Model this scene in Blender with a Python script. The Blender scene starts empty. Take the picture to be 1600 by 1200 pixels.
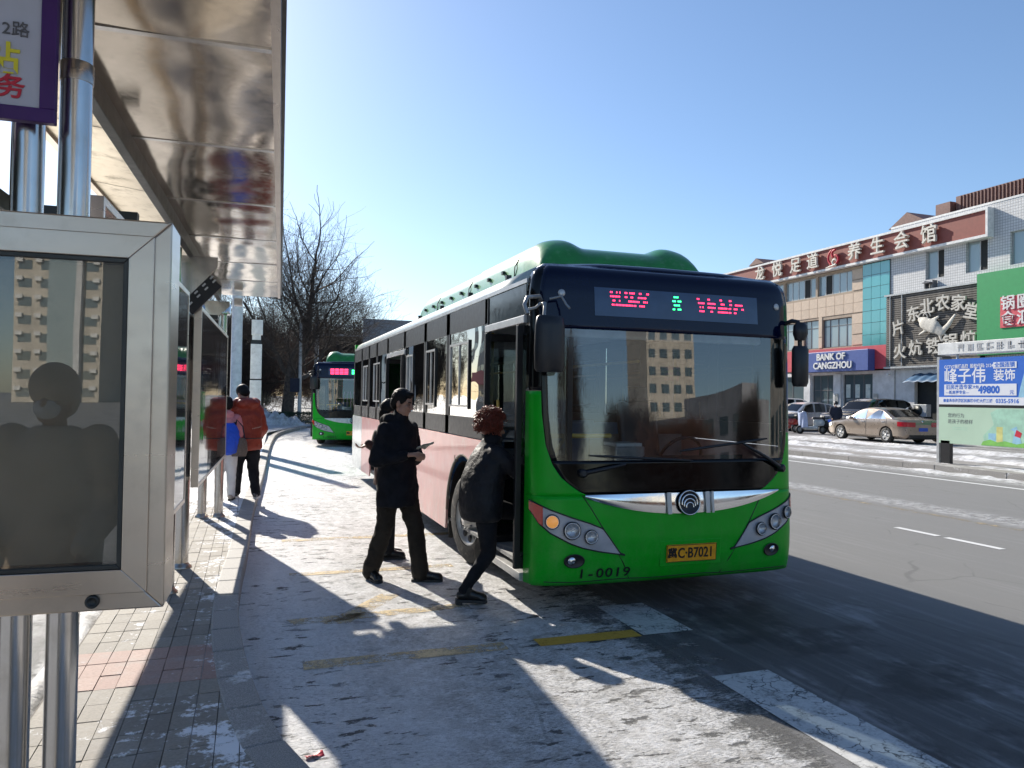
import bpy, bmesh, math, random
from math import sin, cos, pi, radians, sqrt, atan2, tan, exp
from mathutils import Vector, Matrix, noise
random.seed(11)
scene = bpy.context.scene
COL = scene.collection

# ---------------------------------------------------------------- camera, sky, sun, exposure
cd = bpy.data.cameras.new('camera'); cam = bpy.data.objects.new('camera', cd); COL.objects.link(cam)
cd.sensor_width = 36.0; cd.lens = 26.55; cd.clip_start = 0.05; cd.clip_end = 3000
_yaw, _pit, _rol = radians(19.2), radians(1.07), radians(0.88)
_f = Vector((sin(_yaw)*cos(_pit), cos(_yaw)*cos(_pit), sin(_pit)))
_r0 = Vector((cos(_yaw), -sin(_yaw), 0)); _u0 = _r0.cross(_f)
_R = _r0*cos(_rol) + _u0*sin(_rol); _U = -_r0*sin(_rol) + _u0*cos(_rol)
_m = Matrix((_R, _U, -_f)).transposed().to_4x4(); _m.translation = Vector((0, 0, 1.72))
cam.matrix_world = _m
scene.camera = cam
SUN = Vector((-0.43, 1.60, 1.0)).normalized()          # direction towards the sun
elev = math.asin(SUN.z); azim = atan2(SUN.x, SUN.y)     # azimuth from +Y towards +X
world = bpy.data.worlds.new('World'); scene.world = world; world.use_nodes = True
wn = world.node_tree; wn.nodes.clear()
wo = wn.nodes.new('ShaderNodeOutputWorld'); wb = wn.nodes.new('ShaderNodeBackground')
sk = wn.nodes.new('ShaderNodeTexSky'); sk.sky_type = 'NISHITA'; sk.sun_disc = False
sk.sun_elevation = elev; sk.sun_rotation = azim; sk.air_density = 1.0; sk.dust_density = 0.42; sk.ozone_density = 4.0
wb.inputs['Strength'].default_value = 0.085
wn.links.new(sk.outputs[0], wb.inputs[0]); wn.links.new(wb.outputs[0], wo.inputs[0])
sd = bpy.data.lights.new('sun', 'SUN'); sd.energy = 4.2; sd.angle = radians(0.53); sd.color = (1.0, 0.93, 0.82)
so = bpy.data.objects.new('sun', sd); COL.objects.link(so); so.location = (-20, 60, 40)
so.rotation_euler = (-SUN).to_track_quat('-Z', 'Y').to_euler()
vs = scene.view_settings; vs.view_transform = 'Standard'; vs.look = 'None'; vs.exposure = 0.95; vs.gamma = 1.0
vs.use_curve_mapping = False
scene.cycles.max_bounces = 8; scene.cycles.transparent_max_bounces = 12
scene.cycles.glossy_bounces = 5; scene.cycles.transmission_bounces = 4; scene.cycles.diffuse_bounces = 3
scene.cycles.sample_clamp_indirect = 24.0; scene.cycles.blur_glossy = 0.22
scene.cycles.use_denoising = True

# ---------------------------------------------------------------- materials
class NT:
    def __init__(s, name):
        s.m = bpy.data.materials.new(name); s.m.use_nodes = True; s.t = s.m.node_tree; s.t.nodes.clear()
        s.out = s.t.nodes.new('ShaderNodeOutputMaterial')
    def n(s, typ, _p=None, **kw):
        nd = s.t.nodes.new('ShaderNode' + typ)
        for k, v in (_p or {}).items(): setattr(nd, k, v)
        for k, v in kw.items(): s.set(nd, k.replace('_', ' '), v)
        return nd
    def set(s, nd, key, v):
        if key.isdigit(): sock = nd.inputs[int(key)]
        else: sock = nd.inputs[key]
        if isinstance(v, bpy.types.NodeSocket): s.t.links.new(v, sock)
        elif isinstance(v, bpy.types.Node): s.t.links.new(v.outputs[0], sock)
        else:
            if isinstance(v, tuple) and len(v) == 3 and sock.type == 'RGBA': v = v + (1,)
            sock.default_value = v
    def math(s, op, a, b=0.0, c=0.0):
        nd = s.n('Math', {'operation': op}); s.set(nd, '0', a); s.set(nd, '1', b); s.set(nd, '2', c); return nd.outputs[0]
    def mix(s, f, a, b, blend='MIX'):
        nd = s.n('Mix', {'data_type': 'RGBA', 'blend_type': blend})
        for i, v in ((0, f), (6, a), (7, b)):
            if isinstance(v, bpy.types.NodeSocket): s.t.links.new(v, nd.inputs[i])
            else: nd.inputs[i].default_value = v if not (isinstance(v, tuple) and len(v) == 3) else v + (1,)
        return nd.outputs[2]
    def noise(s, vec, scale, detail=4, rough=.55, dist=0.0):
        return s.n('TexNoise', Vector=vec, Scale=scale, Detail=detail, Roughness=rough, Distortion=dist).outputs[0]
    def ramp(s, v, a, b, interp='LINEAR'):
        nd = s.n('MapRange', {'clamp': True, 'interpolation_type': 'SMOOTHSTEP'}); s.set(nd, '0', v); s.set(nd, '1', a); s.set(nd, '2', b)
        return nd.outputs[0]
    def scalev(s, vec, v):
        nd = s.n('Mapping'); s.set(nd, 'Vector', vec); nd.inputs['Scale'].default_value = v; return nd.outputs[0]
    def pos(s): return s.n('NewGeometry').outputs['Position']
    def obj(s): return s.n('TexCoord').outputs['Object']
    def rand(s): return s.n('ObjectInfo').outputs['Random']
    def bump(s, h, strength=.3, dist=.01):
        return s.n('Bump', Height=h, Strength=strength, Distance=dist).outputs[0]
    def pbsdf(s, **kw): return s.n('BsdfPrincipled', **kw)
    def end(s, sh):
        s.t.links.new(sh.outputs[0] if isinstance(sh, bpy.types.Node) else sh, s.out.inputs[0]); return s.m

def mat(name, col, rough=.5, metal=0., var=.12, vs_=6., bump=0., bs=40., rand=0., coat=0., spec=.5, wear=None, emis=None, bd=.004, grime=0.):
    N = NT(name); p = N.obj()
    c = N.mix(N.ramp(N.noise(p, vs_, 5), .3, .7), tuple(x*(1-var) for x in col), tuple(min(1, x*(1+var)) for x in col))
    if rand:
        r = N.math('MULTIPLY_ADD', N.rand(), 2*rand, 1-rand)
        cc = N.n('CombineXYZ', X=r, Y=r, Z=r); c = N.mix(1.0, c, cc.outputs[0], 'MULTIPLY')
    if wear:
        wc, wa = wear
        c = N.mix(N.math('MULTIPLY', N.ramp(N.noise(p, vs_*2.3, 6, .65), .5, .72), wa), c, wc)
    if grime:                                        # road salt and splash, thickest along the skirt
        gz_ = N.n('SeparateXYZ', Vector=p).outputs[2]; gn = N.math('ADD', N.math('MULTIPLY', N.noise(N.scalev(p, (1, 1, .4)), 5, 6, .7), .6), N.math('MULTIPLY', N.noise(p, 60, 4, .8), .4))
        g_ = N.math('MULTIPLY', N.ramp(gz_, 1.0, .22), N.ramp(gn, .38, .66)); g_ = N.math('ADD', g_, N.math('MULTIPLY', N.ramp(gn, .55, .75), .25))
        c = N.mix(N.math('MULTIPLY', g_, grime), c, (.30, .285, .26))
    b = N.pbsdf(Base_Color=c, Roughness=N.math('MULTIPLY_ADD', N.noise(p, vs_*3, 3), .2, max(0., rough-.1)), Metallic=metal)
    b.inputs['Coat Weight'].default_value = coat; b.inputs['Coat Roughness'].default_value = .05
    b.inputs['Specular IOR Level'].default_value = spec
    if emis: N.set(b, 'Emission Color', emis[0]); N.set(b, 'Emission Strength', emis[1])
    if bump: N.set(b, 'Normal', N.bump(N.noise(p, bs, 5), bump, bd))
    return N.end(b)

def glassmat(name, tint, trans=.5, rough=.02, wob=.0, wscale=2.0, ior=1.5, add=0.0, refl=(1, 1, 1), haze=.03):
    """tinted pane: see-through part plus a mirror part that grows at grazing angles"""
    N = NT(name); p = N.obj()
    nrm = None
    g = N.n('BsdfGlossy', Color=refl, Roughness=rough); fr = N.n('Fresnel', IOR=ior)
    if wob:
        nrm = N.bump(N.noise(p, wscale, 2, .5), wob, .05); N.set(g, 'Normal', nrm); N.set(fr, 'Normal', nrm)
    t = N.n('BsdfTransparent', Color=tuple(x*trans for x in tint))
    d = N.n('BsdfDiffuse', Color=tuple(x*.25 for x in tint))
    base = N.n('MixShader'); N.set(base, '0', haze); N.set(base, '1', t); N.set(base, '2', d)
    mx = N.n('MixShader'); N.set(mx, '0', N.math('MINIMUM', N.math('ADD', fr.outputs[0], add), 1.0)); N.set(mx, '1', base); N.set(mx, '2', g)
    return N.end(mx)

def steel(name, col=(.56, .54, .51), rough=.22, wob=.15, wscale=3., stretch=(1, 1, 1), dirt=.35):
    N = NT(name); p = N.obj()
    gr = N.noise(N.scalev(p, stretch), 30, 6, .65); lo = N.noise(p, wscale, 2, .5)
    d = N.ramp(N.noise(p, 9, 6, .7), .48, .75)
    c = N.mix(N.math('MULTIPLY', d, dirt), col, (.30, .25, .19))
    r = N.math('MULTIPLY_ADD', gr, .18, rough-.09); r = N.math('MULTIPLY_ADD', d, .2*dirt, r)
    n1 = N.bump(lo, wob, .05)
    b = N.pbsdf(Base_Color=c, Roughness=r, Metallic=1.0, Normal=n1)
    return N.end(b)

# ---------------------------------------------------------------- mesh building
class MB:
    def __init__(s): s.v = []; s.f = []; s.mi = []; s.sm = []; s.cur = 0; s.smooth = False
    def add(s, vs_, fs, smooth=None):
        o = len(s.v); s.v += [tuple(v) for v in vs_]
        for f in fs: s.f.append(tuple(i+o for i in f)); s.mi.append(s.cur); s.sm.append(s.smooth if smooth is None else smooth)
        return s
    def box(s, x0, x1, y0, y1, z0, z1, M=None):
        v = [(x, y, z) for z in (z0, z1) for y in (y0, y1) for x in (x0, x1)]
        if M is not None: v = [M @ Vector(p) for p in v]
        return s.add(v, [(0, 2, 3, 1), (4, 5, 7, 6), (0, 1, 5, 4), (2, 6, 7, 3), (0, 4, 6, 2), (1, 3, 7, 5)], False)
    def cbox(s, c, d, rz=0., rx=0., ry=0.):
        M = Matrix.Translation(c) @ Matrix.Rotation(rz, 4, 'Z') @ Matrix.Rotation(ry, 4, 'Y') @ Matrix.Rotation(rx, 4, 'X')
        return s.box(-d[0]/2, d[0]/2, -d[1]/2, d[1]/2, -d[2]/2, d[2]/2, M)
    def rings(s, rs, close=True, caps=True, smooth=True):
        n = len(rs[0]); v = [p for r in rs for p in r]; f = []
        for i in range(len(rs)-1):
            for j in range(n if close else n-1):
                k = (j+1) % n; f.append((i*n+j, i*n+k, (i+1)*n+k, (i+1)*n+j))
        s.add(v, f, smooth)
        if caps and close:
            s.add(rs[0], [tuple(range(n))[::-1]], False); s.add(rs[-1], [tuple(range(n))], False)
        return s
    def tube(s, pts, rad, n=8, caps=True, smooth=True):
        pts = [Vector(p) for p in pts]
        if not isinstance(rad, (list, tuple)): rad = [rad]*len(pts)
        rs = []; up = None
        for i, p in enumerate(pts):
            t = (pts[min(i+1, len(pts)-1)] - pts[max(i-1, 0)]).normalized()
            if up is None: up = Vector((0, 0, 1)) if abs(t.z) < .9 else Vector((1, 0, 0))
            a = t.cross(up).normalized(); b = a.cross(t).normalized(); up = b
            rs.append([p + (a*cos(2*pi*j/n) + b*sin(2*pi*j/n))*rad[i] for j in range(n)])
        return s.rings(rs, True, caps, smooth)
    def cyl(s, p0, p1, r, n=16): return s.tube([p0, p1], r, n)
    def lathe(s, prof, n=24, M=None, smooth=True, caps=True):
        M = M or Matrix.Identity(4)
        rs = [[M @ Vector((r*cos(2*pi*j/n), r*sin(2*pi*j/n), z)) for j in range(n)] for r, z in prof]
        return s.rings(rs, True, caps, smooth)
    def poly(s, pts, smooth=False): return s.add(pts, [tuple(range(len(pts)))], smooth)
    def prism(s, pts, vec):
        n = len(pts); vec = Vector(vec); a = [Vector(p) for p in pts]; b = [p+vec for p in a]
        s.add(a+b, [tuple(range(n))[::-1], tuple(range(n, 2*n))] + [(i, (i+1) % n, n+(i+1) % n, n+i) for i in range(n)], False)
        return s
    def grid(s, fn, nu, nv, smooth=True, flip=False):
        v = [fn(i/nu, j/nv) for j in range(nv+1) for i in range(nu+1)]
        f = [(j*(nu+1)+i, j*(nu+1)+i+1, (j+1)*(nu+1)+i+1, (j+1)*(nu+1)+i) for j in range(nv) for i in range(nu)]
        if flip: f = [q[::-1] for q in f]
        return s.add(v, f, smooth)
    def ell(s, c, r, n=12, m=8, M=None):
        c = Vector(c); rs = []
        for i in range(m+1):
            a = pi*i/m - pi/2; a = max(-pi/2+.02, min(pi/2-.02, a)); ring = []
            for j in range(n):
                b = 2*pi*j/n; p = Vector((r[0]*cos(a)*cos(b), r[1]*cos(a)*sin(b), r[2]*sin(a)))
                ring.append(c + (M @ p if M else p))
            rs.append(ring)
        return s.rings(rs, True, True, True)
    def capsule(s, a, b, ra, rb, n=14):
        """tapered capsule, a closed body for the remesh unions"""
        a = Vector(a); b = Vector(b); d = b-a
        if d.length < 1e-5: return s.ell(a, (ra, ra, ra))
        t = d.normalized(); up = Vector((0, 0, 1)) if abs(t.z) < .9 else Vector((1, 0, 0))
        u = t.cross(up).normalized(); w = u.cross(t); rs = []
        for k in range(5):
            an = -pi/2 + .05 + (pi/2-.05)*k/4; rs.append((a + t*ra*sin(an), ra*cos(an)))
        for k in range(5):
            an = (pi/2-.05)*k/4; rs.append((b + t*rb*sin(an), rb*cos(an)))
        return s.rings([[c + (u*cos(2*pi*j/n)+w*sin(2*pi*j/n))*r for j in range(n)] for c, r in rs], True, True, True)
    def loft(s, secs, n=18, right=None):
        """closed stack of ellipses: (centre, half width, half depth[, yaw])"""
        rs = []
        for sc in secs:
            c = Vector(sc[0]); yw = sc[3] if len(sc) > 3 else 0.
            rs.append([c + Matrix.Rotation(yw, 3, 'Z') @ Vector((sc[1]*cos(2*pi*j/n), sc[2]*sin(2*pi*j/n), 0)) for j in range(n)])
        return s.rings(rs, True, True, True)
    def text(s, body, size, M, ext=.01, off=0., fn=None, align='CENTER', res=3, sx=1.0):
        c = bpy.data.curves.new('lettering', 'FONT'); c.body = body; c.size = size; c.extrude = ext; c.offset = off
        c.align_x = align; c.align_y = 'CENTER'; c.resolution_u = res
        o = bpy.data.objects.new('lettering', c); COL.objects.link(o)
        dg = bpy.context.evaluated_depsgraph_get(); dg.update()
        me = bpy.data.meshes.new_from_object(o.evaluated_get(dg))
        vs_ = [Vector((v.co.x*sx, v.co.y, v.co.z)) for v in me.vertices]
        vs_ = [fn(v) for v in vs_] if fn else [M @ v for v in vs_]
        s.add(vs_, [tuple(p.vertices) for p in me.polygons], False)
        bpy.data.objects.remove(o); bpy.data.curves.remove(c); bpy.data.meshes.remove(me); return s
    def mesh(s, name, mats):
        me = bpy.data.meshes.new(name); me.from_pydata(s.v, [], s.f)
        for m in mats: me.materials.append(m)
        me.polygons.foreach_set('material_index', s.mi); me.polygons.foreach_set('use_smooth', s.sm); me.update()
        return me
    def build(s, name, mats, parent=None, loc=None, bevel=0., solid=0., auto=None, remesh=0., smooth=0, sub=0, seg=2, disp=None, bang=40):
        if not isinstance(mats, (list, tuple)): mats = [mats]
        me = s.mesh(name, mats)
        if auto: me.polygons.foreach_set('use_smooth', [True]*len(me.polygons)); me.set_sharp_from_angle(angle=radians(auto))
        o = bpy.data.objects.new(name, me); COL.objects.link(o)
        if parent: o.parent = parent
        if loc: o.location = loc
        if solid: md = o.modifiers.new('solid', 'SOLIDIFY'); md.thickness = solid; md.offset = -1
        if bevel:
            md = o.modifiers.new('bevel', 'BEVEL'); md.width = bevel; md.segments = seg; md.limit_method = 'ANGLE'; md.angle_limit = radians(bang); md.harden_normals = False
        if remesh:
            md = o.modifiers.new('remesh', 'REMESH'); md.mode = 'VOXEL'; md.voxel_size = remesh; md.use_smooth_shade = True
            if smooth: md = o.modifiers.new('smooth', 'SMOOTH'); md.factor = .5; md.iterations = smooth
        if disp:
            tx = bpy.data.textures.get(disp[0]) or bpy.data.textures.new(disp[0], 'CLOUDS'); tx.noise_scale = disp[1]; tx.noise_depth = 3
            md = o.modifiers.new('folds', 'DISPLACE'); md.texture = tx; md.strength = disp[2]; md.mid_level = .5; md.texture_coords = 'LOCAL'
        return o

def thing(name, label, cat, loc=(0, 0, 0), rz=0., group=None):
    o = bpy.data.objects.new(name, None); COL.objects.link(o); o.empty_display_size = .2
    o.location = loc; o.rotation_euler = (0, 0, rz); o['label'] = label; o['category'] = cat
    if group: o['group'] = group
    return o
def tag(o, label, cat, group=None):
    o['label'] = label; o['category'] = cat
    if group: o['group'] = group
    return o
def kind(o, k): o['kind'] = k; return o
def dup(root, loc=None, rz=None, label=None, scale=None):
    c = root.copy(); COL.objects.link(c)
    if loc is not None: c.location = loc
    if rz is not None: c.rotation_euler = (0, 0, rz)
    if scale is not None: c.scale = (scale,)*3
    if label: c['label'] = label
    def rec(a, b):
        for ch in list(a.children):
            if ch is b: continue
            k = ch.copy(); COL.objects.link(k); k.parent = b; rec(ch, k)
    rec(root, c); return c
def T(x, y, z): return Matrix.Translation((x, y, z))
RX = lambda a: Matrix.Rotation(radians(a), 4, 'X')
RY = lambda a: Matrix.Rotation(radians(a), 4, 'Y')
RZ = lambda a: Matrix.Rotation(radians(a), 4, 'Z')
def face_neg_x(y, x, z): return T(x, y, z) @ RZ(-90) @ RX(90)      # lettering on a wall that looks towards -X
def face_neg_y(x, y, z): return T(x, y, z) @ RX(90)               # lettering that looks towards -Y
def lerp(tab, x):
    if x <= tab[0][0]: return tab[0][1]
    for (a, b), (c, d) in zip(tab, tab[1:]):
        if x <= c: return b + (d-b)*(x-a)/(c-a)
    return tab[-1][1]

M_ = {}
M_['steel'] = steel('brushed_steel', (.56, .49, .42), rough=.3, wob=.08, stretch=(.06, .06, 1), dirt=.22)
M_['tube'] = steel('tube_steel', (.60, .58, .55), rough=.2, wob=.25, wscale=2., stretch=(1, 1, .05), dirt=.3)
M_['soffit'] = steel('soffit_steel', (.60, .52, .42), rough=.12, wob=.28, wscale=1.1, dirt=.4)
M_['soffit_back'] = steel('soffit_back_steel', (.68, .60, .48), rough=.38, wob=.3, wscale=2., dirt=.5)
M_['dark_metal'] = mat('dark_metal', (.05, .052, .05), .45, .6)
M_['black'] = mat('black_plastic', (.012, .012, .014), .4, bump=.1)
M_['rubber'] = mat('rubber', (.018, .018, .018), .8, var=.3, wear=((.16, .14, .12), .7), bump=.3)
M_['white'] = mat('white_paint', (.72, .72, .70), .45, wear=((.5, .48, .44), .4))
M_['chrome'] = mat('chrome', (.8, .8, .8), .05, 1.0, var=.03)
M_['green'] = mat('bus_green_paint', (.001, .39, .012), .36, coat=.08, spec=.25, var=.06, grime=.14, wear=((.05, .22, .05), .12))
M_['grey_metal'] = mat('grey_metal', (.33, .33, .32), .4, .5, wear=((.2, .17, .13), .4))
M_['darkglass'] = glassmat('tinted_glass', (.42, .47, .5), .5, .012, .06, 2.2, 1.6)
M_['lens'] = glassmat('lamp_lens', (.95, .95, .95), .9, .02)
# ---------------------------------------------------------------- ground, road, bay, pavement
def road_mat():
    """asphalt everywhere; trodden snow and ice crust lie in the bus bay and fade out towards the driving lanes"""
    N = NT('road_surface'); P = N.pos(); sx = N.n('SeparateXYZ', Vector=P); X, Y = sx.outputs[0], sx.outputs[1]
    fine = N.noise(P, 180, 4, .7); mid = N.noise(P, 14, 6, .65); big = N.noise(P, 1.1, 4, .6)
    asp = N.mix(N.ramp(fine, .3, .72), (.034, .036, .040), (.14, .14, .14))
    asp = N.mix(N.math('MULTIPLY', N.ramp(big, .35, .65), .5), asp, (.085, .083, .08))
    # faint salt veil and long wheel streaks along the road
    st = N.noise(N.scalev(P, (5., .22, 1)), 2.2, 5, .65)
    veil = N.math('MULTIPLY', N.ramp(st, .48, .78), .34)
    asp = N.mix(veil, asp, (.42, .42, .43))
    bl = N.ramp(N.noise(N.scalev(P, (2.2, .8, 1)), 1.6, 7, .7), .50, .70)
    asp = N.mix(N.math('MULTIPLY', N.math('MULTIPLY', bl, N.ramp(X, 6.2, 4.2)), .5), asp, (.40, .40, .41))
    wet = N.math('MULTIPLY', N.ramp(N.noise(P, .9, 5, .65), .50, .62), N.math('MULTIPLY', N.ramp(X, 5.6, 4.4), N.ramp(X, 2.6, 3.3)))
    asp = N.mix(N.math('MULTIPLY', wet, .7), asp, (.016, .017, .019))
    lanes = N.ramp(X, 4.4, 6.3)
    asp = N.mix(N.math('MULTIPLY', lanes, .62), asp, (.26, .255, .24))
    # snow cover: full by the kerb, streaked and thinning out at x 1.8 .. 4
    edge = N.math('MULTIPLY_ADD', N.noise(N.scalev(P, (1, .35, 1)), 1.3, 5, .6), 1.9, -.95)
    nearf = N.ramp(Y, 9.5, 4.0)
    cover = N.math('SUBTRACT', 1.0, N.ramp(N.math('ADD', X, edge), 1.7, 4.3))
    worn = N.noise(N.scalev(P, (.8, 2.6, 1)), 5.0, 8, .72)
    blot = N.noise(N.scalev(P, (1.0, 2.0, 1)), 1.7, 6, .62)
    gran = N.noise(N.scalev(P, (1., 2.2, 1)), 30, 6, .80)
    m = N.math('ADD', N.math('MULTIPLY', worn, .50), N.math('ADD', N.math('MULTIPLY', blot, .55), N.math('MULTIPLY', gran, .56)))
    m = N.math('ADD', m, N.math('MULTIPLY', N.ramp(Y, 6.5, 13), .16))
    m = N.math('SUBTRACT', m, N.math('MULTIPLY', nearf, .06))
    thr = N.math('MULTIPLY_ADD', cover, -.78, 1.20)
    snow = N.math('SMOOTH_MIN', N.ramp(N.math('SUBTRACT', m, thr), .02, .15), 1.0, .05)
    # snow dust along the yellow line and along the far kerb
    d1 = N.math('SUBTRACT', 1.0, N.ramp(N.math('ABSOLUTE', N.math('SUBTRACT', X, 10.75)), .1, .55))
    d2 = N.ramp(N.math('ADD', X, N.math('MULTIPLY_ADD', big, 1.4, -.7)), 15.5, 16.4)
    dd = N.math('MULTIPLY', N.math('MAXIMUM', N.math('MULTIPLY', d1, .62), d2), N.ramp(N.noise(P, 7, 6, .7), .36, .6))
    snow = N.math('MAXIMUM', snow, N.math('MULTIPLY', dd, .9))
    dl = N.math('MULTIPLY', N.ramp(N.math('ADD', X, N.math('MULTIPLY', edge, .3)), -1.25, -1.05), N.ramp(X, -.6, -.9))
    d3 = N.math('MAXIMUM', dl, N.math('MULTIPLY', N.ramp(X, -1.2, -1.6), .42))
    snow = N.math('MAXIMUM', N.math('MULTIPLY', snow, N.ramp(X, -1.0, -.9)), N.math('MULTIPLY', d3, N.ramp(N.noise(P, 4, 6, .7), .32, .5)))
    icy = N.mix(N.ramp(N.noise(P, 9, 6, .7), .36, .66), (.60, .59, .58), (.86, .86, .87))
    icy = N.mix(N.math('MULTIPLY', N.ramp(N.noise(P, 3.1, 5, .7), .52, .74), .6), icy, (.27, .245, .215))
    icy = N.mix(N.math('MULTIPLY', N.ramp(gran, .50, .41), .55), icy, (.27, .265, .26))
    icy = N.mix(N.math('MULTIPLY', N.ramp(N.math('ADD', X, edge), 1.3, .1), .75), icy, (.88, .88, .89))
    spk = N.math('MULTIPLY', N.ramp(N.noise(N.scalev(P, (1., 3.4, 1)), 26, 7, .80), .535, .63), N.ramp(N.noise(P, 1.6, 4, .6), .34, .58))
    snow = N.math('MULTIPLY', snow, N.math('SUBTRACT', 1.0, N.math('MULTIPLY', spk, .52)))
    hole = N.math('MULTIPLY', N.ramp(N.noise(N.scalev(P, (1.3, 3.2, 1)), 3.4, 6, .66), .575, .61), N.ramp(N.noise(P, .7, 3, .5), .42, .52))
    snow = N.math('MULTIPLY', snow, N.math('SUBTRACT', 1.0, hole))
    c = N.mix(snow, asp, icy)
    # fine cracks in the asphalt
    vor = N.n('TexVoronoi', {'feature': 'DISTANCE_TO_EDGE'}, Vector=N.mix(.12, P, N.n('TexNoise', Vector=P, Scale=2.5, Detail=4).outputs[1]), Scale=.55)
    crack = N.math('MULTIPLY', N.ramp(vor.outputs[0], .007, .002), N.ramp(big, .45, .6))
    c = N.mix(N.math('MULTIPLY', crack, .28), c, (.03, .03, .03))
    h = N.math('ADD', N.math('MULTIPLY', fine, .25), N.math('MULTIPLY', snow, N.math('ADD', N.math('MULTIPLY', mid, .9), N.math('MULTIPLY', gran, .8))))
    rough = N.math('MULTIPLY_ADD', snow, -.18, .72)
    b = N.pbsdf(Base_Color=c, Roughness=rough, Normal=N.bump(h, 1.0, .022))
    N.set(b, 'Specular IOR Level', N.math('MULTIPLY_ADD', snow, -.26, .42))
    return N.end(b)
M_['road'] = road_mat()

def snowpatch(N, c, P, lo, hi, scale=2.2, col=(.80, .80, .81)):
    s = N.math('ADD', N.math('MULTIPLY', N.noise(P, scale, 6, .65), .7), N.math('MULTIPLY', N.noise(P, scale*9, 5, .7), .3))
    return N.mix(N.ramp(s, lo, hi), c, col), s

def paver_mat(name, a, b):
    N = NT(name); P = N.pos(); O = N.obj()
    c = N.mix(N.rand(), a, b); c = N.mix(N.math('MULTIPLY', N.ramp(N.noise(P, 60, 5, .7), .35, .7), .45), c, tuple(x*.55 for x in a))
    c = N.mix(N.math('MULTIPLY', N.ramp(N.noise(P, 5, 5, .7), .45, .7), .4), c, (.30, .29, .27))
    sx = N.n('SeparateXYZ', Vector=P)
    band = N.ramp(sx.outputs[0], -.62, -.05)
    s = N.math('ADD', N.math('MULTIPLY', N.noise(P, 3.2, 6, .65), .62), N.math('MULTIPLY', N.noise(P, 22, 5, .7), .38))
    s = N.math('ADD', s, N.math('MULTIPLY', band, .09)); s = N.math('ADD', s, N.math('MULTIPLY', N.ramp(sx.outputs[1], 9, 14), .2))
    c = N.mix(N.ramp(s, .58, .64), c, (.76, .76, .77))
    bs = N.pbsdf(Base_Color=c, Roughness=.75, Normal=N.bump(N.math('ADD', N.noise(P, 90, 5, .7), N.math('MULTIPLY', N.ramp(s, .58, .64), .8)), .4, .006))
    return N.end(bs)
M_['paver'] = paver_mat('grey_paver', (.20, .178, .15), (.29, .26, .215))
M_['paver_red'] = paver_mat('red_paver', (.33, .20, .165), (.40, .27, .225))
M_['joint'] = mat('joint_sand', (.17, .155, .135), .9, bump=.4, bs=120)
def granite():
    N = NT('kerb_granite'); P = N.pos()
    c = N.mix(N.ramp(N.noise(P, 150, 4, .8), .35, .68), (.17, .162, .152), (.42, .40, .375))
    c = N.mix(N.math('MULTIPLY', N.rand(), .25), c, (.20, .19, .18))
    c = N.mix(N.math('MULTIPLY', N.ramp(N.noise(P, 2.6, 6, .7), .58, .68), .75), c, (.74, .74, .75))
    return N.end(N.pbsdf(Base_Color=c, Roughness=.7, Normal=N.bump(N.noise(P, 60, 5, .7), .3, .006)))
M_['granite'] = granite()
def snow_mat(name='snow', dirty=.5, lo=.42, hi=.62, under=(.10, .098, .095)):
    N = NT(name); P = N.pos()
    c = N.mix(N.ramp(N.noise(P, 3.4, 6, .68), .35, .62), (.38, .37, .355), (.68, .68, .69))
    s = N.math('ADD', N.math('MULTIPLY', N.noise(N.scalev(P, (1, .35, 1)), 1.1, 6, .65), .6), N.math('MULTIPLY', N.noise(P, 9, 5, .7), .4))
    c = N.mix(N.math('MULTIPLY', N.ramp(s, hi, lo), dirty), c, under)
    return N.end(N.pbsdf(Base_Color=c, Roughness=.6, Normal=N.bump(N.noise(P, 16, 6, .7), .7, .03)))
M_['snow'] = snow_mat('snow', .35, .36, .5)
M_['lot'] = snow_mat('trodden_snow', .9, .44, .66, (.15, .14, .135))
M_['verge'] = snow_mat('verge_snow', .92, .46, .66, (.24, .22, .20))
M_['ground'] = snow_mat('ground_snow', .8, .45, .62)

kind(MB().add([(-900, -900, -.03), (900, -900, -.03), (900, 900, -.03), (-900, 900, -.03)], [(0, 1, 2, 3)]).build('ground', M_['ground']), 'structure')
kind(MB().add([(-9, -120, 0), (16.92, -120, 0), (16.92, 420, 0), (-9, 420, 0)], [(0, 1, 2, 3)]).build('road', M_['road']), 'structure')

def catmull(pts, step):
    out = []; P = [Vector(p) for p in pts]; P = [P[0]*2-P[1]] + P + [P[-1]*2-P[-2]]
    for i in range(1, len(P)-2):
        for k in range(24):
            t = k/24; a, b, c, d = P[i-1:i+3]
            out.append(.5*((2*b) + (c-a)*t + (2*a-5*b+4*c-d)*t*t + (3*b-a-3*c+d)*t**3))
    out.append(P[-2]); res = [out[0]]; acc = 0.
    for a, b in zip(out, out[1:]):
        L = (b-a).length
        while acc + L >= step:
            a = a + (b-a)*((step-acc)/L); res.append(a.copy()); L = (b-a).length; acc = 0.
        acc += L
    return res
KERB = [(3.6, .9, 0), (2.4, 1.25, 0), (1.5, 1.85, 0), (.8, 2.55, 0), (.45, 2.98, 0), (.26, 3.37, 0), (.10, 4.1, 0), (0., 5.1, 0), (-.04, 6.0, 0), (-.02, 7.2, 0), (.02, 8.2, 0),
        (.11, 11.4, 0), (.32, 16, 0), (.77, 26.7, 0), (1.35, 33.5, 0), (2.9, 40.5, 0)]
kc = catmull(KERB, .46)
kerb = kind(MB().add([(0, 0, -.02), (.01, 0, -.02), (0, .01, -.02)], [(0, 1, 2)]).build('kerb', M_['joint']), 'structure')
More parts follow.
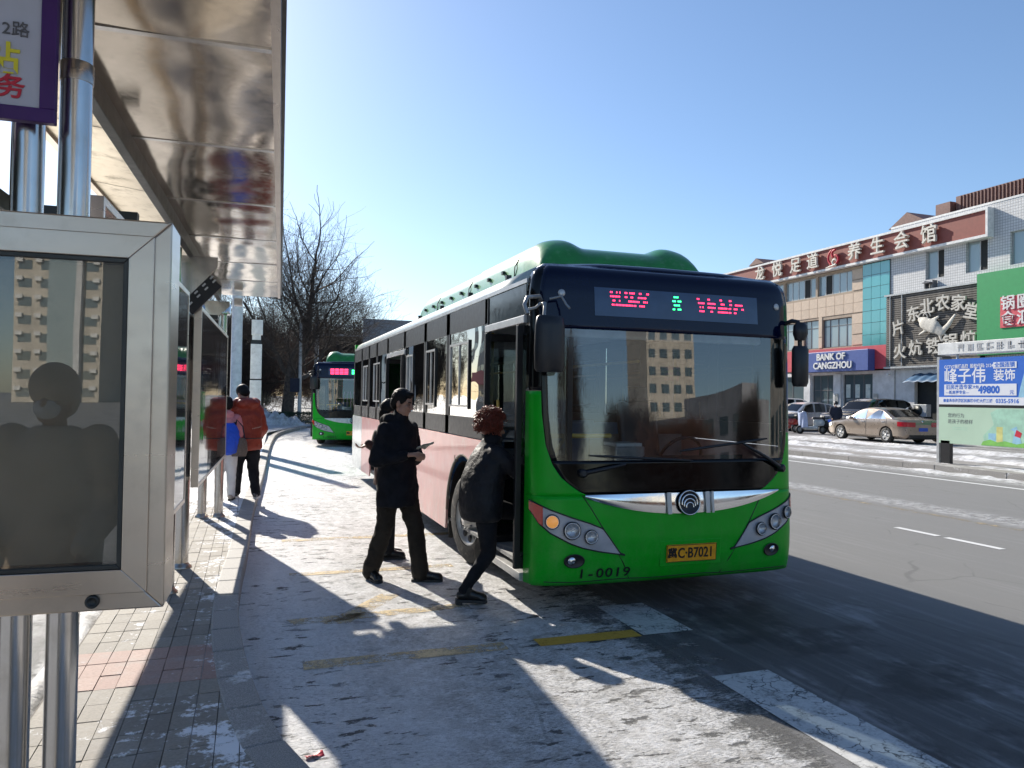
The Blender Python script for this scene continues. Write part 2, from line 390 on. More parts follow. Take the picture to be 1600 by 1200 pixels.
for i, (a, b) in enumerate(zip(kc, kc[1:])):
    t = (b-a).normalized(); nl = Vector((-t.y, t.x, 0)); g = .004
    if nl.x > 0 and nl.y > .9: pass
    a2 = a + t*g; b2 = b - t*g; wd = .185
    pr = (kc[max(i-1, 0)]-kc[min(i+1, len(kc)-1)]).normalized(); nx = (kc[i]-kc[min(i+2, len(kc)-1)]).normalized()
    na = Vector((pr.y, -pr.x, 0)); nb = Vector((nx.y, -nx.x, 0))
    z = .139 + random.uniform(-.003, .003)
    o0 = [a2, b2, b2+nb*wd, a2+na*wd]
    m = MB().prism([(p.x, p.y, -.02) for p in o0], (0, 0, z+.02)); m.build('kerb_stone', M_['granite'], kerb, bevel=.012)

def kx(y):                                          # x of the kerb's inner edge at y
    best = min(kc, key=lambda p: abs(p.y-y) + (5 if p.x > 1.2 and y < 6 else 0)); return best.x-.19
_in = [(p.x-.09, p.y) for p in kc if 2.45 < p.y < 24 and p.x < 1.]
island = kind(MB().prism([(x, y, -.02) for x, y in [(-.98, 24), (-.98, 2.4), (.9, 2.4)] + _in + [(.5, 24)]], (0, 0, .136)).build('pavement', M_['joint']), 'structure')
kind(MB().prism([(-.98, -4, -.02), (-.98, 2.4, -.02), (.85, 2.4, -.02), (1.4, 1.80, -.02), (2.3, 1.1, -.02), (3.5, .75, -.02), (3.5, -4, -.02)], (0, 0, .13)).build('pavement', M_['paver']), 'structure')
pw, pl = .1065, .213
pm = [MB().box(-pw/2+.002, pw/2-.002, -pl/2+.003, pl/2-.003, -.03, .032).mesh('paver', [M_[k]]) for k in ('paver', 'paver_red')]
cells = []
for j in range(110):
    for i in range(18):
        x = -.965 + pw*(i+.5); y = 2.42 + pl*(j+.5)
        if x - pw/2 < kx(y) + (.05 if y < 4.4 else .01) and y < 24: cells.append((y, x, j))
cells.sort(); vis = [c for c in cells if c[0] > 2.9]; early = [c for c in cells if c[0] <= 2.9]
for n, (y, x, j) in enumerate(vis[:296]):
    o = bpy.data.objects.new('paver', pm[1 if j in (10, 11, 12) else 0]); COL.objects.link(o); o.parent = island
    o.location = (x, y, .098 + random.uniform(-.002, .0025)); o.rotation_euler = (random.uniform(-.008, .008), random.uniform(-.012, .012), random.uniform(-.006, .006))
rest = MB()
for y, x, j in vis[296:] + early: rest.cbox((x, y, .099 + random.uniform(-.002, .002)), (pw-.006, pl-.006, .06))
kind(rest.build('paver_field', M_['paver'], island), 'stuff')
kind(MB().add([(-.98, 24, .125), (.45, 24, .125), (.75, 33, .125), (2.6, 40.6, .125), (3.3, 42, .125), (3.3, 47, .125), (-9, 47, .125), (-9, 24, .125)], [tuple(range(8))]).build('pavement', M_['snow']), 'structure')

# painted markings, 4 mm sheets
def paint(name, col, lo, hi, wet=(.09, .09, .09), crack=0.):
    N = NT(name); P = N.pos()
    c = N.mix(N.ramp(N.noise(P, 40, 6, .75), .3, .8), tuple(x*.8 for x in col), col)
    w = N.math('ADD', N.math('MULTIPLY', N.noise(P, 4.5, 6, .7), .6), N.math('MULTIPLY', N.noise(P, 45, 5, .8), .4)); f = N.ramp(w, lo, hi)
    if crack:
        v = N.n('TexVoronoi', {'feature': 'DISTANCE_TO_EDGE'}, Vector=N.mix(.22, P, N.n('TexNoise', Vector=P, Scale=6, Detail=6).outputs[1]), Scale=8.5)
        f = N.math('MAXIMUM', f, N.math('MULTIPLY', N.math('MULTIPLY', N.ramp(v.outputs[0], .05, .01), N.ramp(N.noise(P, 3., 5, .7), .42, .58)), crack))
    b = N.pbsdf(Base_Color=c, Roughness=.6); t = N.n('BsdfTransparent'); mx = N.n('MixShader'); N.set(mx, '0', f); N.set(mx, '1', b); N.set(mx, '2', t)
    return N.end(mx)
M_['yellow'] = paint('yellow_paint', (.62, .36, .05), .50, .72)
M_['yellow_faint'] = paint('worn_yellow_paint', (.58, .44, .23), .42, .60)
M_['yellow_old'] = paint('old_yellow_line', (.46, .37, .22), .38, .52)
M_['white_line'] = paint('white_road_paint', (.60, .60, .58), .48, .68, crack=.8)
M_['white_thin'] = paint('white_lane_paint', (.74, .74, .72), .60, .80)
def sheet(name, pts, m, z=.004): return kind(MB().add([(x, y, z) for x, y in pts], [tuple(range(len(pts)))]).build(name, m), 'structure')
def strip(name, x0, x1, y0, y1, m, z=.004): return sheet(name, [(x0, y0), (x1, y0), (x1, y1), (x0, y1)], m, z)
strip('road_marking', .36, 1.72, 4.90, 5.06, M_['yellow_faint'])
strip('road_marking', 1.95, 2.74, 4.90, 5.06, M_['yellow'])
sheet('road_marking', [(.55, 5.84), (.75, 5.80), (1.28, 6.52), (1.12, 6.60)], M_['yellow_faint'])
sheet('road_marking', [(.30, 6.02), (.36, 5.86), (1.75, 5.98), (1.75, 6.12)], M_['yellow_faint'])
strip('road_marking', .4, 2.7, 9.2, 9.36, M_['yellow_faint'])
strip('road_marking', .4, 2.0, 7.45, 7.58, M_['yellow_faint'])
for y0, y1 in ((2.1, 4.06), (4.92, 5.70), (6.9, 8.9), (9.8, 11.8), (12.8, 14.8)): strip('road_marking', 2.76, 3.18, y0, y1, M_['white_line'])
for k in range(-2, 14): strip('road_marking', 8.5, 8.61, 6.62+7.9*k, 7.40+7.9*k, M_['white_thin'])
for k in range(-2, 14): strip('road_marking', 8.5, 8.61, 7.52+7.9*k, 8.2+7.9*k, M_['white_thin'])
strip('road_marking', 10.02, 10.17, -60, 200, M_['yellow_old'])
strip('road_marking', 15.0, 15.16, -60, 200, M_['white_thin'])

# far verge: kerb stones, verge, service lane with parked cars
ver = kind(MB().box(16.95, 19.4, -40, 160, -.02, .128).build('verge', M_['verge']), 'structure')
ks = MB().box(-.10, .10, -.49, .49, -.02, .15).mesh('kerb_stone', [M_['granite']])
for k in range(60):
    o = bpy.data.objects.new('kerb_stone', ks); COL.objects.link(o); o.parent = ver; o.location = (16.94 + random.uniform(-.008, .008), 8.5+k*.99, random.uniform(-.006, .004))
kind(MB().box(19.4, 33.9, -40, 160, -.02, .10).build('forecourt', M_['lot']), 'structure')
def bank(name, x0, x1, y0, y1, h, seed, nu=16, nv=130, z0=.1, cov=.0):
    m = MB()
    def fn(u, v):
        x = x0+(x1-x0)*u; y = y0+(y1-y0)*v
        e = min(u, 1-u, v*20, (1-v)*20)*3.2; e = max(0, min(1, e)); e = e*e*(3-2*e)
        q = noise.fractal(Vector((x*1.3, y*.7, seed)), .9, 2.1, 5); q2 = noise.fractal(Vector((x*5, y*4, seed+5)), .8, 2.1, 4)
        return (x, y, z0 - .03 + e*max(0, (h*(.55+.75*q+cov) + h*.3*q2)))
    m.grid(fn, nu, nv); return kind(m.build(name, M_['snow']), 'stuff')
bank('snow', 19.0, 20.6, 6, 60, .20, 1.)
bank('snow', 22.2, 25.2, 8, 60, .13, 2.)
bank('snow', 16.1, 16.9, 6, 60, .09, 3., 8, 200, .0)
bank('snow', 17.1, 18.6, 6, 60, .05, 4., 10, 120, .13)
bank('snow', -1.2, -.98, 2.5, 26, .11, 5., 6, 110, .0, .3)
bank('snow', -1.0, 3.2, 40.8, 43.5, .55, 6., 40, 20, .12, .3)
bank('snow', -.28, -.19, 3.4, 10, .02, 7., 6, 120, .135, .2)
# ---------------------------------------------------------------- buses
M_['navy'] = mat('dark_blue_gloss', (.0012, .004, .022), .10, coat=.0, var=.05, spec=.32)
M_['blackgloss'] = mat('black_gloss', (.003, .003, .0035), .10, spec=.3)
M_['ledpanel'] = mat('display_glass', (.018, .04, .095), .12, coat=.6)
M_['pink'] = mat('faded_pink_panel', (.64, .30, .275), .34, coat=.3, var=.06, wear=((.62, .46, .42), .6), vs_=2., grime=.55)
M_['bodywhite'] = mat('bus_white_paint', (.62, .64, .62), .3, coat=.4, wear=((.42, .40, .36), .4))
M_['silver'] = mat('silver_paint', (.52, .52, .51), .32, .35, wear=((.3, .28, .25), .3))
M_['reflector'] = mat('lamp_reflector', (.75, .75, .76), .18, .45)
M_['lampgrey'] = mat('lamp_housing_grey', (.42, .42, .44), .3, coat=.5)
M_['yellowrail'] = mat('yellow_handrail', (.68, .47, .10), .35)
M_['seat'] = mat('seat_plastic', (.16, .30, .48), .5)
M_['inner'] = mat('cabin_lining', (.72, .73, .75), .6)
M_['floorv'] = mat('cabin_floor', (.26, .26, .26), .7)
M_['redmark'] = mat('red_lens', (.55, .04, .02), .15, coat=.6)
M_['amber'] = mat('lit_amber_lens', (.8, .34, .08), .2, coat=.5, emis=((1., .42, .10), .22))
M_['led_red'] = mat('red_led', (.5, .01, .02), .4, emis=((1., .03, .10), 3.2))
M_['led_green'] = mat('green_led', (.02, .5, .1), .4, emis=((.03, 1., .22), 4.))
M_['plate'] = mat('yellow_plate', (.86, .37, .012), .4, wear=((.45, .25, .05), .35), vs_=20)
M_['windscreen'] = glassmat('windscreen_glass', (.85, .93, .97), .86, .006, .012, 1.2, 1.55, .07, haze=.01)
M_['sideglass'] = glassmat('side_window_glass', (.20, .22, .24), .28, .012, .22, 1.1, 1.8, .14)
M_['doorglass'] = glassmat('door_glass', (.65, .7, .72), .7, .01, .06, 1.4, 1.5, .02)
M_['farglass'] = glassmat('road_side_window_glass', (.9, .95, .95), .88, .01, .04, 1.4, 1.45)
M_['podgreen'] = mat('roof_pod_green', (.015, .21, .03), .34, coat=.5, wear=((.16, .30, .17), .35))  # pale wear patches also put sun glare on the pod sides into the colour
M_['roofpaint'] = mat('roof_paint', (.42, .48, .43), .3, coat=.5, wear=((.30, .36, .31), .5))
M_['mudgrey'] = mat('mud_film', (.22, .2, .17), .85, wear=((.1, .09, .08), .5), bump=.3)

OUT = [(1.25, .24), (1.25, 2.60), (1.238, 2.70), (1.20, 2.775), (1.12, 2.825), (.6, 2.86), (0., 2.87)]
def wz(z): return lerp([(a[1], a[0]) for a in OUT[:5]], z)
RAKE = [(.24, .075), (.33, .03), (.45, .005), (.6, 0.), (.80, .012), (.97, .03), (1.2, .045), (2.3, .10), (2.6, .125), (2.72, .145), (2.78, .175), (2.825, .25)]
S0 = .32
def S(x, z, off=0.):
    w = wz(z); t = min(1., abs(x)/w); r = lerp(RAKE, z); R = S0-r
    y = r + R*(1-(max(0., 1-t**4.2))**(1/4.2))
    if off:                                           # push out along an approximate normal
        e = .004; xa, xb = max(x-e, -w+1e-5), min(x+e, w-1e-5); dx = (S(xb, z).y - S(xa, z).y)/max(1e-6, xb-xa); dx = max(-8., min(8., dx))
        dz = (lerp(RAKE, z+.01)-lerp(RAKE, z-.01))/.02
        n = Vector((dx, -1, dz)).normalized() * off
        return Vector((x, y, z)) + n
    return Vector((x, y, z))
UB = [(.95, .80), (.97, .86), (1.03, .95), (1.1, 1.035), (1.2, 1.10), (1.35, 1.150), (1.6, 1.178), (2.2, 1.195), (2.6, 1.19), (2.74, 1.165), (2.80, 1.13), (2.825, 1.10)]
def ub(z): return lerp(UB, z)
def ease(k, n):                                      # cluster columns towards the ends
    u = k/n*2-1; return u
def patch(m, xa, xb, z0, z1, nu, nv, off=0., za=None, zb=None):
    def fn(u, v):
        z = z0 + (z1-z0)*v
        x = xa(z) + (xb(z)-xa(z))*u; return S(x, z, off)
    return m.grid(fn, nu, nv)
def curve_patch(m, x0, x1, zlo, zhi, nu, nv, off, bulge=0.):
    def fn(u, v):
        x = x0+(x1-x0)*u; z = zlo(x)+(zhi(x)-zlo(x))*v
        return S(x, z, off + bulge*sin(pi*v))
    return m.grid(fn, nu, nv)
def onfront(x, z, off=.006):
    """frame lying on the front skin at x, z (its own z axis points out)"""
    p = S(x, z, off); a = (S(x+.02, z)-S(x-.02, z)).normalized(); b = (S(x, z+.02)-S(x, z-.02)).normalized()
    n = a.cross(b).normalized(); b = n.cross(a)
    return Matrix.Translation(p) @ Matrix((a, b, n)).transposed().to_4x4()

LED_A = [(0, [(0, .9), (2.1, .5), (3.2, .5), (5.0, .8), (6.6, 1.9), (10, .6), (12.6, .6)]), (1, [(0, 3.4), (5, .7), (7, .6), (9.6, 2.6)]), (2, [(.8, .6), (3, .5), (6.2, 3.6), (11.4, .6), (12.6, .5)]), (3, [(.5, .6), (1.8, 5.6), (8.0, .8), (10, 2.0)])]
LED_B = [(0, [(0, .7), (4, .9), (8.6, .6), (12.2, .6)]), (1, [(.4, 2.2), (4, 2.9), (9, 1.4), (12.4, 1.0), (14.5, 2.8)]), (2, [(1, .5), (2, .5), (4, 2.6), (8, 3.2), (12, .8), (14, 1.5), (17, .9)]), (3, [(.8, 1.8), (5, .6), (7.8, 3.6), (12, .8), (14, 1.0)])]
LED_G = [(0, [(.6, 2.)]), (1, [(0, 1.4), (2.2, 1.2)]), (2, [(.6, 2.2)]), (3, [(.1, .9), (2.1, 1.2)])]
def leds(rows, x, z, sx, sz):
    m = MB()
    for r, segs in rows:
        for s0, ln in segs:
            k = 0.
            while k < ln:
                a = x+(s0+k)*sx; b = a + sx*.30; zz = z - r*sz
                m.add([S(a, zz-.0065, .007), S(b, zz-.0065, .007), S(b, zz+.0065, .007), S(a, zz+.0065, .007)], [(0, 1, 2, 3)], False); k += .5
    return m

def wheel(root, x, y, r, w, side, turn=0., name='wheel'):
    M = T(x, y, r) @ RZ(turn) @ RY(90*side)            # z axis of the lathe points outwards
    ty = MB().lathe([(r*.60, -w/2), (r*.86, -w/2), (r*.965, -w*.40), (r, -w*.24), (r, w*.24), (r*.965, w*.40), (r*.86, w/2), (r*.60, w/2)], 40, M, True, False).build(name, M_['rubber'], root)
    rim = MB(); rim.lathe([(r*.60, w*.46), (r*.57, w*.50), (r*.53, w*.36), (r*.34, w*.30), (r*.30, w*.44), (r*.16, w*.46), (r*.15, w*.60), (r*.02, w*.62)], 40, M, True, False)
    rim.build('rim', M_['silver'] if w > .2 else M_['grey_metal'], ty)
    h = MB()
    for k in range(10):
        a = 2*pi*k/10; h.lathe([(r*.078, w*.30), (r*.078, w*.375), (r*.005, w*.375)], 10, M @ T(r*.445*cos(a), r*.445*sin(a), 0))
    kind(h.build('hand_hole', M_['black'], ty), 'stuff')
    n = MB()
    for k in range(10):
        a = 2*pi*(k+.5)/10; n.lathe([(r*.028, w*.44), (r*.028, w*.52), (r*.004, w*.53)], 6, M @ T(r*.245*cos(a), r*.245*sin(a), 0))
    kind(n.build('wheel_nut', M_['grey_metal'], ty), 'stuff')
    return ty

def make_bus(label, loc, number, num_text, skirt, led_rows, near=True, rz=0.):
    root = thing('city_bus', label, 'bus', loc, rz, 'green city buses in the stop bay')
    L = 10.85
    G = M_['green']
    DF, DR = (.36, 1.36), (5.35, 6.75)
    # --- front skin below the dark mask and the two corner posts
    m = MB()
    patch(m, lambda z: -wz(z), lambda z: wz(z), .24, .95, 96, 22)
    patch(m, lambda z: -wz(z), lambda z: -ub(z), .95, 1.78, 16, 24)
    patch(m, lambda z: ub(z), lambda z: wz(z), .95, 1.45, 16, 16)
    m.build('front_panel', G, root, solid=.02)
    patch(MB(), lambda z: -wz(z), lambda z: -ub(z), 1.785, 2.825, 16, 30).build('corner_post', M_['blackgloss'], root, solid=.02)
    patch(MB(), lambda z: ub(z), lambda z: wz(z), 1.455, 2.825, 16, 34).build('corner_post', M_['navy'], root, solid=.02)
    # --- roof
    def roof(u, v):
        t = u*2-1; k = abs(t)*(4.0); idx = 6-k
        # outline from z=2.60 over the crown
        pts = OUT[1:]; i = min(4, int((1-abs(t))*5)); f = (1-abs(t))*5-i
        a, b = pts[i], pts[i+1]; x = a[0]+(b[0]-a[0])*f; z = a[1]+(b[1]-a[1])*f
        yy = S0 + (L-S0)*v
        return ((-x if t < 0 else x), yy, z)
    MB().grid(roof, 20, 10).build('roof', M_['roofpaint'], root, solid=.02)
    m = MB()
    # front crown between the mask top and the roof
    tops = [S(-1.10 + 2.2*i/30, 2.825) for i in range(31)]
    def crown(u, v):
        x = -1.12+2.24*u; a = S(x, 2.825); zr = 2.86+.01*(1-abs(x)) - (.035 if abs(x) > .6 else 0)*((abs(x)-.6)/.52)
        yb = S0+.01
        return (x, a.y+(yb-a.y)*v, a.z+(zr-a.z)*sin(v*pi/2))
    m.grid(crown, 40, 6)
    m.build('front_crown', M_['navy'], root, solid=.02)
    # --- side skins
    def arch_bottom(s):
        b = .26
        for c in (2.12, 7.75):
            d = abs(s-c)
            if d < .66: b = max(b, .47 + sqrt(max(0, .66**2-d*d)))
        return b
    def skirt_side(sd, ranges, z1=1.31):
        m = MB()
        for s0, s1 in ranges:
            n = max(2, int((s1-s0)/.045))
            def fn(u, v):
                s = s0+(s1-s0)*u; zb = arch_bottom(s); z = zb+(z1-zb)*v
                return (sd*1.25, s, z)
            m.grid(fn, n, 5, False, flip=(sd > 0))
        return m
    left = [(S0, DF[0])] if False else []
    skirt_side(-1, [(DF[1]+.02, DR[0]-.02), (DR[1]+.02, 9.5)]).build('side_panel', skirt, root, solid=.025)
    skirt_side(-1, [(9.52, L)]).build('rear_corner_panel', M_['bodywhite'] if near else G, root, solid=.025)
    skirt_side(1, [(S0, L)]).build('side_panel', skirt, root, solid=.025)
    # roof rail / gutter
    for sd in (-1, 1):
        MB().box(sd*1.243-.012, sd*1.243+.012, S0, L, 2.665, 2.70).build('gutter', M_['silver'], root)
    # arch lips and liners, mud flap
    for sd in (-1, 1):
        for c in (2.12, 7.75):
            pts = [(sd*1.262, c+.655*cos(a), .47+.655*sin(a)) for a in [pi*k/20 for k in range(21)]]
            MB().tube(pts, .016, 6).build('wheel_arch', M_['mudgrey'] if near else M_['black'], root)
            m = MB(); rr = .66
            m.grid(lambda u, v: (sd*(1.24-.46*v), c+rr*cos(pi*u), .40+rr*sin(pi*u)), 16, 1)
            m.poly([(sd*.78, c+rr*cos(pi*k/16), .40+rr*sin(pi*k/16)) for k in range(17)])
            m.build('wheel_well', M_['black'], root)
    MB().box(-1.22, -.86, 2.83, 2.85, .14, .50).build('mud_flap', M_['rubber'], root)
    # --- glazed band: backing posts, then panes with seams
    for sd in (-1, 1):
        seams = [1.36, 2.84, 4.0, 5.35, 6.75, 7.85, 8.75, 9.7, L] if sd < 0 else [S0, 1.36, 2.84, 4.0, 5.4, 6.75, 7.85, 8.75, 9.7, L]
        for a, b in zip(seams, seams[1:]):
            zlo = 1.32
            if sd < 0 and abs(a-DR[0]) < .01: zlo = 2.36                 # above the rear door
            if b-a > .3:
                x0, x1 = (-1.254, -1.248) if sd < 0 else (1.248, 1.254)
                gl = MB().box(x0, x1, a+.012, b-.012, zlo, 2.655).build('side_window', M_['sideglass' if sd < 0 else 'farglass'], root)
                fx = sd*1.243
                fr = MB()
                for q in (a+.03, b-.03): fr.box(fx-.02, fx+.002, q-.045, q+.045, zlo, 2.655)
                fr.box(fx-.02, fx+.002, a, b, 2.42, 2.655); 
                if zlo < 2: fr.box(fx-.02, fx+.002, a, b, zlo, 1.52)
                fr.build('window_border', M_['black'], root)
        if sd < 0: MB().box(-1.254, -1.248, DF[0]-.03, DF[1]+.0, 2.40, 2.655).build('side_window', M_['blackgloss'], root)
        # opening sashes that stand a little proud
        for a, b in ([(1.98, 2.74), (3.45, 3.95), (4.75, 5.2), (7.5, 8.2), (8.85, 9.5)] if sd < 0 else [(1.9, 2.7), (4.2, 5.2)]):
            X = sd*1.258; t = .011
            f = MB()
            f.box(X-t, X+t, a, a+.022, 1.62, 2.30); f.box(X-t, X+t, b-.022, b, 1.62, 2.30)
            f.box(X-t, X+t, a+.022, b-.022, 2.278, 2.30); f.box(X-t, X+t, a+.022, b-.022, 1.62, 1.642)
            f.box(X-t*.6, X+t*.6, (a+b)/2-.008, (a+b)/2+.008, 1.642, 2.278)
            f.build('sash_frame', M_['black'] if sd > 0 else M_['silver'], root)
            MB().box(X-t*1.2, X+t*1.2, a-.018, a-.002, 1.60, 2.31).build('sash_seal', M_['black'], root)
    # rear wall
    m = MB(); m.grid(lambda u, v: (-1.25+2.5*u, L, .3+2.5*v), 4, 4); m.build('rear_panel', G, root, solid=.04)
    MB().box(-1.0, 1.0, L+.002, L+.01, 1.5, 2.4).build('rear_window', M_['blackgloss'], root)
    # --- mask: windscreen, lower apron, destination panel
    ZA, ZB = 1.23, 2.285
    ws = patch(MB(), lambda z: -ub(z)+.05, lambda z: ub(z)-.05, ZA, ZB, 60, 30, .0).build('windscreen', M_['windscreen'], root)
    m = MB()
    patch(m, lambda z: -ub(z), lambda z: ub(z), .955, ZA, 60, 10)
    patch(m, lambda z: -ub(z), lambda z: -ub(z)+.05, ZA, ZB, 6, 24)
    patch(m, lambda z: ub(z)-.05, lambda z: ub(z), ZA, ZB, 6, 24)
    m.build('windscreen_surround', M_['blackgloss'], root, solid=.015)
    m = MB(); patch(m, lambda z: -ub(z), lambda z: ub(z), ZB, 2.825, 60, 18); m.build('destination_panel', M_['navy'], root, solid=.015)
    dsp = curve_patch(MB(), -.74, .84, lambda x: 2.40, lambda x: 2.635, 40, 4, .004).build('display_window', M_['ledpanel'], root)
    if near:
        leds(LED_A, -.60, 2.60, .0265, .0345).build('red_display_text', M_['led_red'], dsp)
        leds(LED_G, -.02, 2.592, .0235, .0345).build('green_display_text', M_['led_green'], dsp)
        leds(LED_B, .22, 2.590, .0265, .0345).build('red_display_text', M_['led_red'], dsp)
    else:
        m = MB()
        for r in range(4):
            for c in range(4): m.add([S(-.68+.15*c, 2.43+.05*r, .008), S(-.68+.15*c+.12, 2.43+.05*r, .008), S(-.68+.15*c+.12, 2.43+.05*r+.026, .008), S(-.68+.15*c, 2.43+.05*r+.026, .008)], [(0, 1, 2, 3)])
        m.build('red_display_text', M_['led_red'], dsp)
        m = MB()
        for r in range(3):
            for c in range(2): m.add([S(.02+.15*c, 2.44+.055*r, .008), S(.02+.15*c+.12, 2.44+.055*r, .008), S(.02+.15*c+.12, 2.44+.055*r+.03, .008), S(.02+.15*c, 2.44+.055*r+.03, .008)], [(0, 1, 2, 3)])
        m.build('green_display_text', M_['led_green'], dsp)
    for x in (-1.02, 1.06): MB().lathe([(.03, 0), (.03, .006), (.012, .010), (.002, .010)], 16, onfront(x, 2.57, .001)).build('sensor_disc', M_['silver'], root)
    # --- chrome (or white) bar with its round badge
    ctop = lambda x: .958
    cbot = lambda x: .79 + .166*min(1, abs((x-.08)/.97))**2.2
    bar = curve_patch(MB(), -.84, 1.02, cbot, ctop, 60, 8, .012, .005).build('chrome_bar', M_['chrome'] if near else M_['bodywhite'], root)
    bm = onfront(.08, .875, .030)
    [MB().box(q0, q1, -.088, .088, -.004, .008, bm).build('bar_bracket', M_['silver'], bar) for q0, q1 in ((-.20, -.165), (.165, .20), (.22, .24))]
    bd = MB().lathe([(.102, 0), (.102, .012), (.093, .02), (.086, .012), (.001, .010)], 36, bm).build('badge', M_['black'], root)
    m = MB()
    for k, (r, zz) in enumerate(((.073, 0), (.053, -.016), (.034, -.03))):
        pts = [bm @ Vector((r*cos(a), r*sin(a)*.92 + zz, .016)) for a in [radians(-14+208*q/18) for q in range(19)]]
        m.tube(pts, .0075, 6)
    m.tube([bm @ Vector((.098*cos(2*pi*q/36), .098*sin(2*pi*q/36), .015)) for q in range(37)], .006, 6)
    m.build('badge_arc', M_['chrome'], bd)
    # --- headlights, fog lamps, seams, plate, number
    for sd in (-1, 1):
        zt = lambda x: lerp([(.50, .478), (.54, .492), (.69, .69), (.80, .735), (.97, .79), (1.12, .845), (1.20, .885), (1.249, .915)], abs(x))
        zb_ = lambda x: lerp([(.50, .472), (.54, .482), (.72, .512), (.86, .545), (.97, .585), (1.12, .665), (1.20, .74), (1.249, .85)], abs(x))
        xs = (.50, 1.245)
        hl = MB(); a, b = (sd*xs[0], sd*xs[1])
        hl.grid(lambda u, v: S(a+(b-a)*(1-(1-u)**1.5), zb_(a+(b-a)*(1-(1-u)**1.5))+(zt(a+(b-a)*(1-(1-u)**1.5))-zb_(a+(b-a)*(1-(1-u)**1.5)))*v, .006), 40, 6, True, sd < 0)
        h = hl.build('headlight', M_['lampgrey'], root)
        ed = MB(); ed.tube([S(a+(b-a)*q/40, zt(a+(b-a)*q/40), .006) for q in range(41)] , .006, 5); ed.tube([S(a+(b-a)*q/40, zb_(a+(b-a)*q/40), .006) for q in range(41)], .006, 5)
        ed.build('headlight_seal', M_['black'], h)
        rm = MB(); c0, c1 = sd*1.17, sd*1.244
        rm.grid(lambda u, v: S(c0+(c1-c0)*u, zb_(c0+(c1-c0)*u)+.005+(zt(c0+(c1-c0)*u)-zb_(c0+(c1-c0)*u)-.01)*v, .012), 10, 4, True, sd < 0)
        rm.build('corner_reflector', M_['redmark'], h)
        for k, (x, z, r) in enumerate(((1.105, .755, .047), (.955, .685, .058), (.80, .632, .047))):
            Mx = onfront(sd*x, z, .008)
            lp = MB().lathe([(r*1.18, 0), (r*1.18, .012), (r*1.02, .02), (r*.98, .006), (r*.6, -.012), (r*.02, -.014)], 24, Mx @ T(0, 0, .012), True, False).build('lamp', M_['reflector'], h)
            MB().lathe([(r*1.20, .002), (r*1.26, .010), (r*1.18, .018), (r*1.04, .022)], 24, Mx @ T(0, 0, .008), True, False).build('lamp_ring', M_['black'], h)
            MB().lathe([(r*1.02, .026), (r*.9, .036), (r*.5, .046), (r*.02, .05)], 24, Mx, True, False).build('lamp_lens', (M_['amber'] if near and sd < 0 else M_['lens']) if k == 0 else M_['lens'], h)
        fm = onfront(sd*.93, .445, .001) @ Matrix.Diagonal((1.5, 1, 1, 1))
        fg = MB().lathe([(.058, 0), (.056, .006), (.050, .004), (.042, -.002), (.01, -.004)], 24, fm @ T(0, 0, .006), True, False).build('fog_lamp', M_['black'], root)
        MB().lathe([(.036, -.004), (.03, .006), (.002, .010)], 20, onfront(sd*.95, .445, .001)).build('lamp_lens', M_['chrome'], fg)
        sm = [S(sd*x, z, .001) for x, z in ((.86, .955), (.80, .87), (.68, .68), (.57, .51), (.50, .40), (.43, .27))]
        MB().tube(sm, .0045, 5).build('panel_seam', M_['black'], root)
    pmx = onfront(.115, .465, .012)
    MB().box(-.29, .29, -.105, .105, -.02, -.012, pmx).build('plate_recess', G, root, bevel=.01)
    pl = MB().box(-.235, .235, -.072, .072, -.008, .004, pmx).build('number_plate', M_['plate'], root, bevel=.003)
    t = MB(); t.text(number[0], .085, pmx @ T(-.185, 0, .005), .002, .003); t.text(number[1:], .118, pmx @ T(.035, -.002, .005), .002, .002, sx=.82)
    t.box(-.235, .235, .066, .070, .004, .006, pmx).box(-.235, .235, -.070, -.066, .004, .006, pmx).box(-.235, -.231, -.07, .07, .004, .006, pmx).box(.231, .235, -.07, .07, .004, .006, pmx)
    t.build('plate_lettering', M_['black'], pl)
    t = MB(); xx = -.86
    for ch in num_text: t.text(ch, .115, onfront(xx, .335, .006), .001, .001, sx=1.22); xx += .078
    t.build('fleet_number', M_['black'], root)
    m = MB(); m.tube([S(x, .272+.004*sin(x*9), .002) for x in [-1.15+.1*k for k in range(24)]], .004, 5); m.build('bumper_seam', M_['black'], root)
    # --- wipers
    for (x0, z0, x1, z1, x2, z2, x3, z3) in ((-.86, 1.13, -.50, 1.20, -.80, 1.27, .14, 1.22), (1.06, 1.14, .62, 1.36, .02, 1.30, .90, 1.40)):
        w = MB().tube([S(x0, z0, .02), S((x0+x1)/2, (z0+z1)/2, .05), S(x1, z1, .045)], [.02, .016, .010], 8)
        w.lathe([(.035, 0), (.035, .04), (.02, .05)], 12, onfront(x0, z0, 0.))
        wi = w.build('wiper_arm', M_['black'], root)
        MB().tube([S(x2+(x3-x2)*q/10, z2+(z3-z2)*q/10, .018) for q in range(11)], [.006]+[.011]*9+[.006], 6).build('wiper_blade', M_['black'], wi)
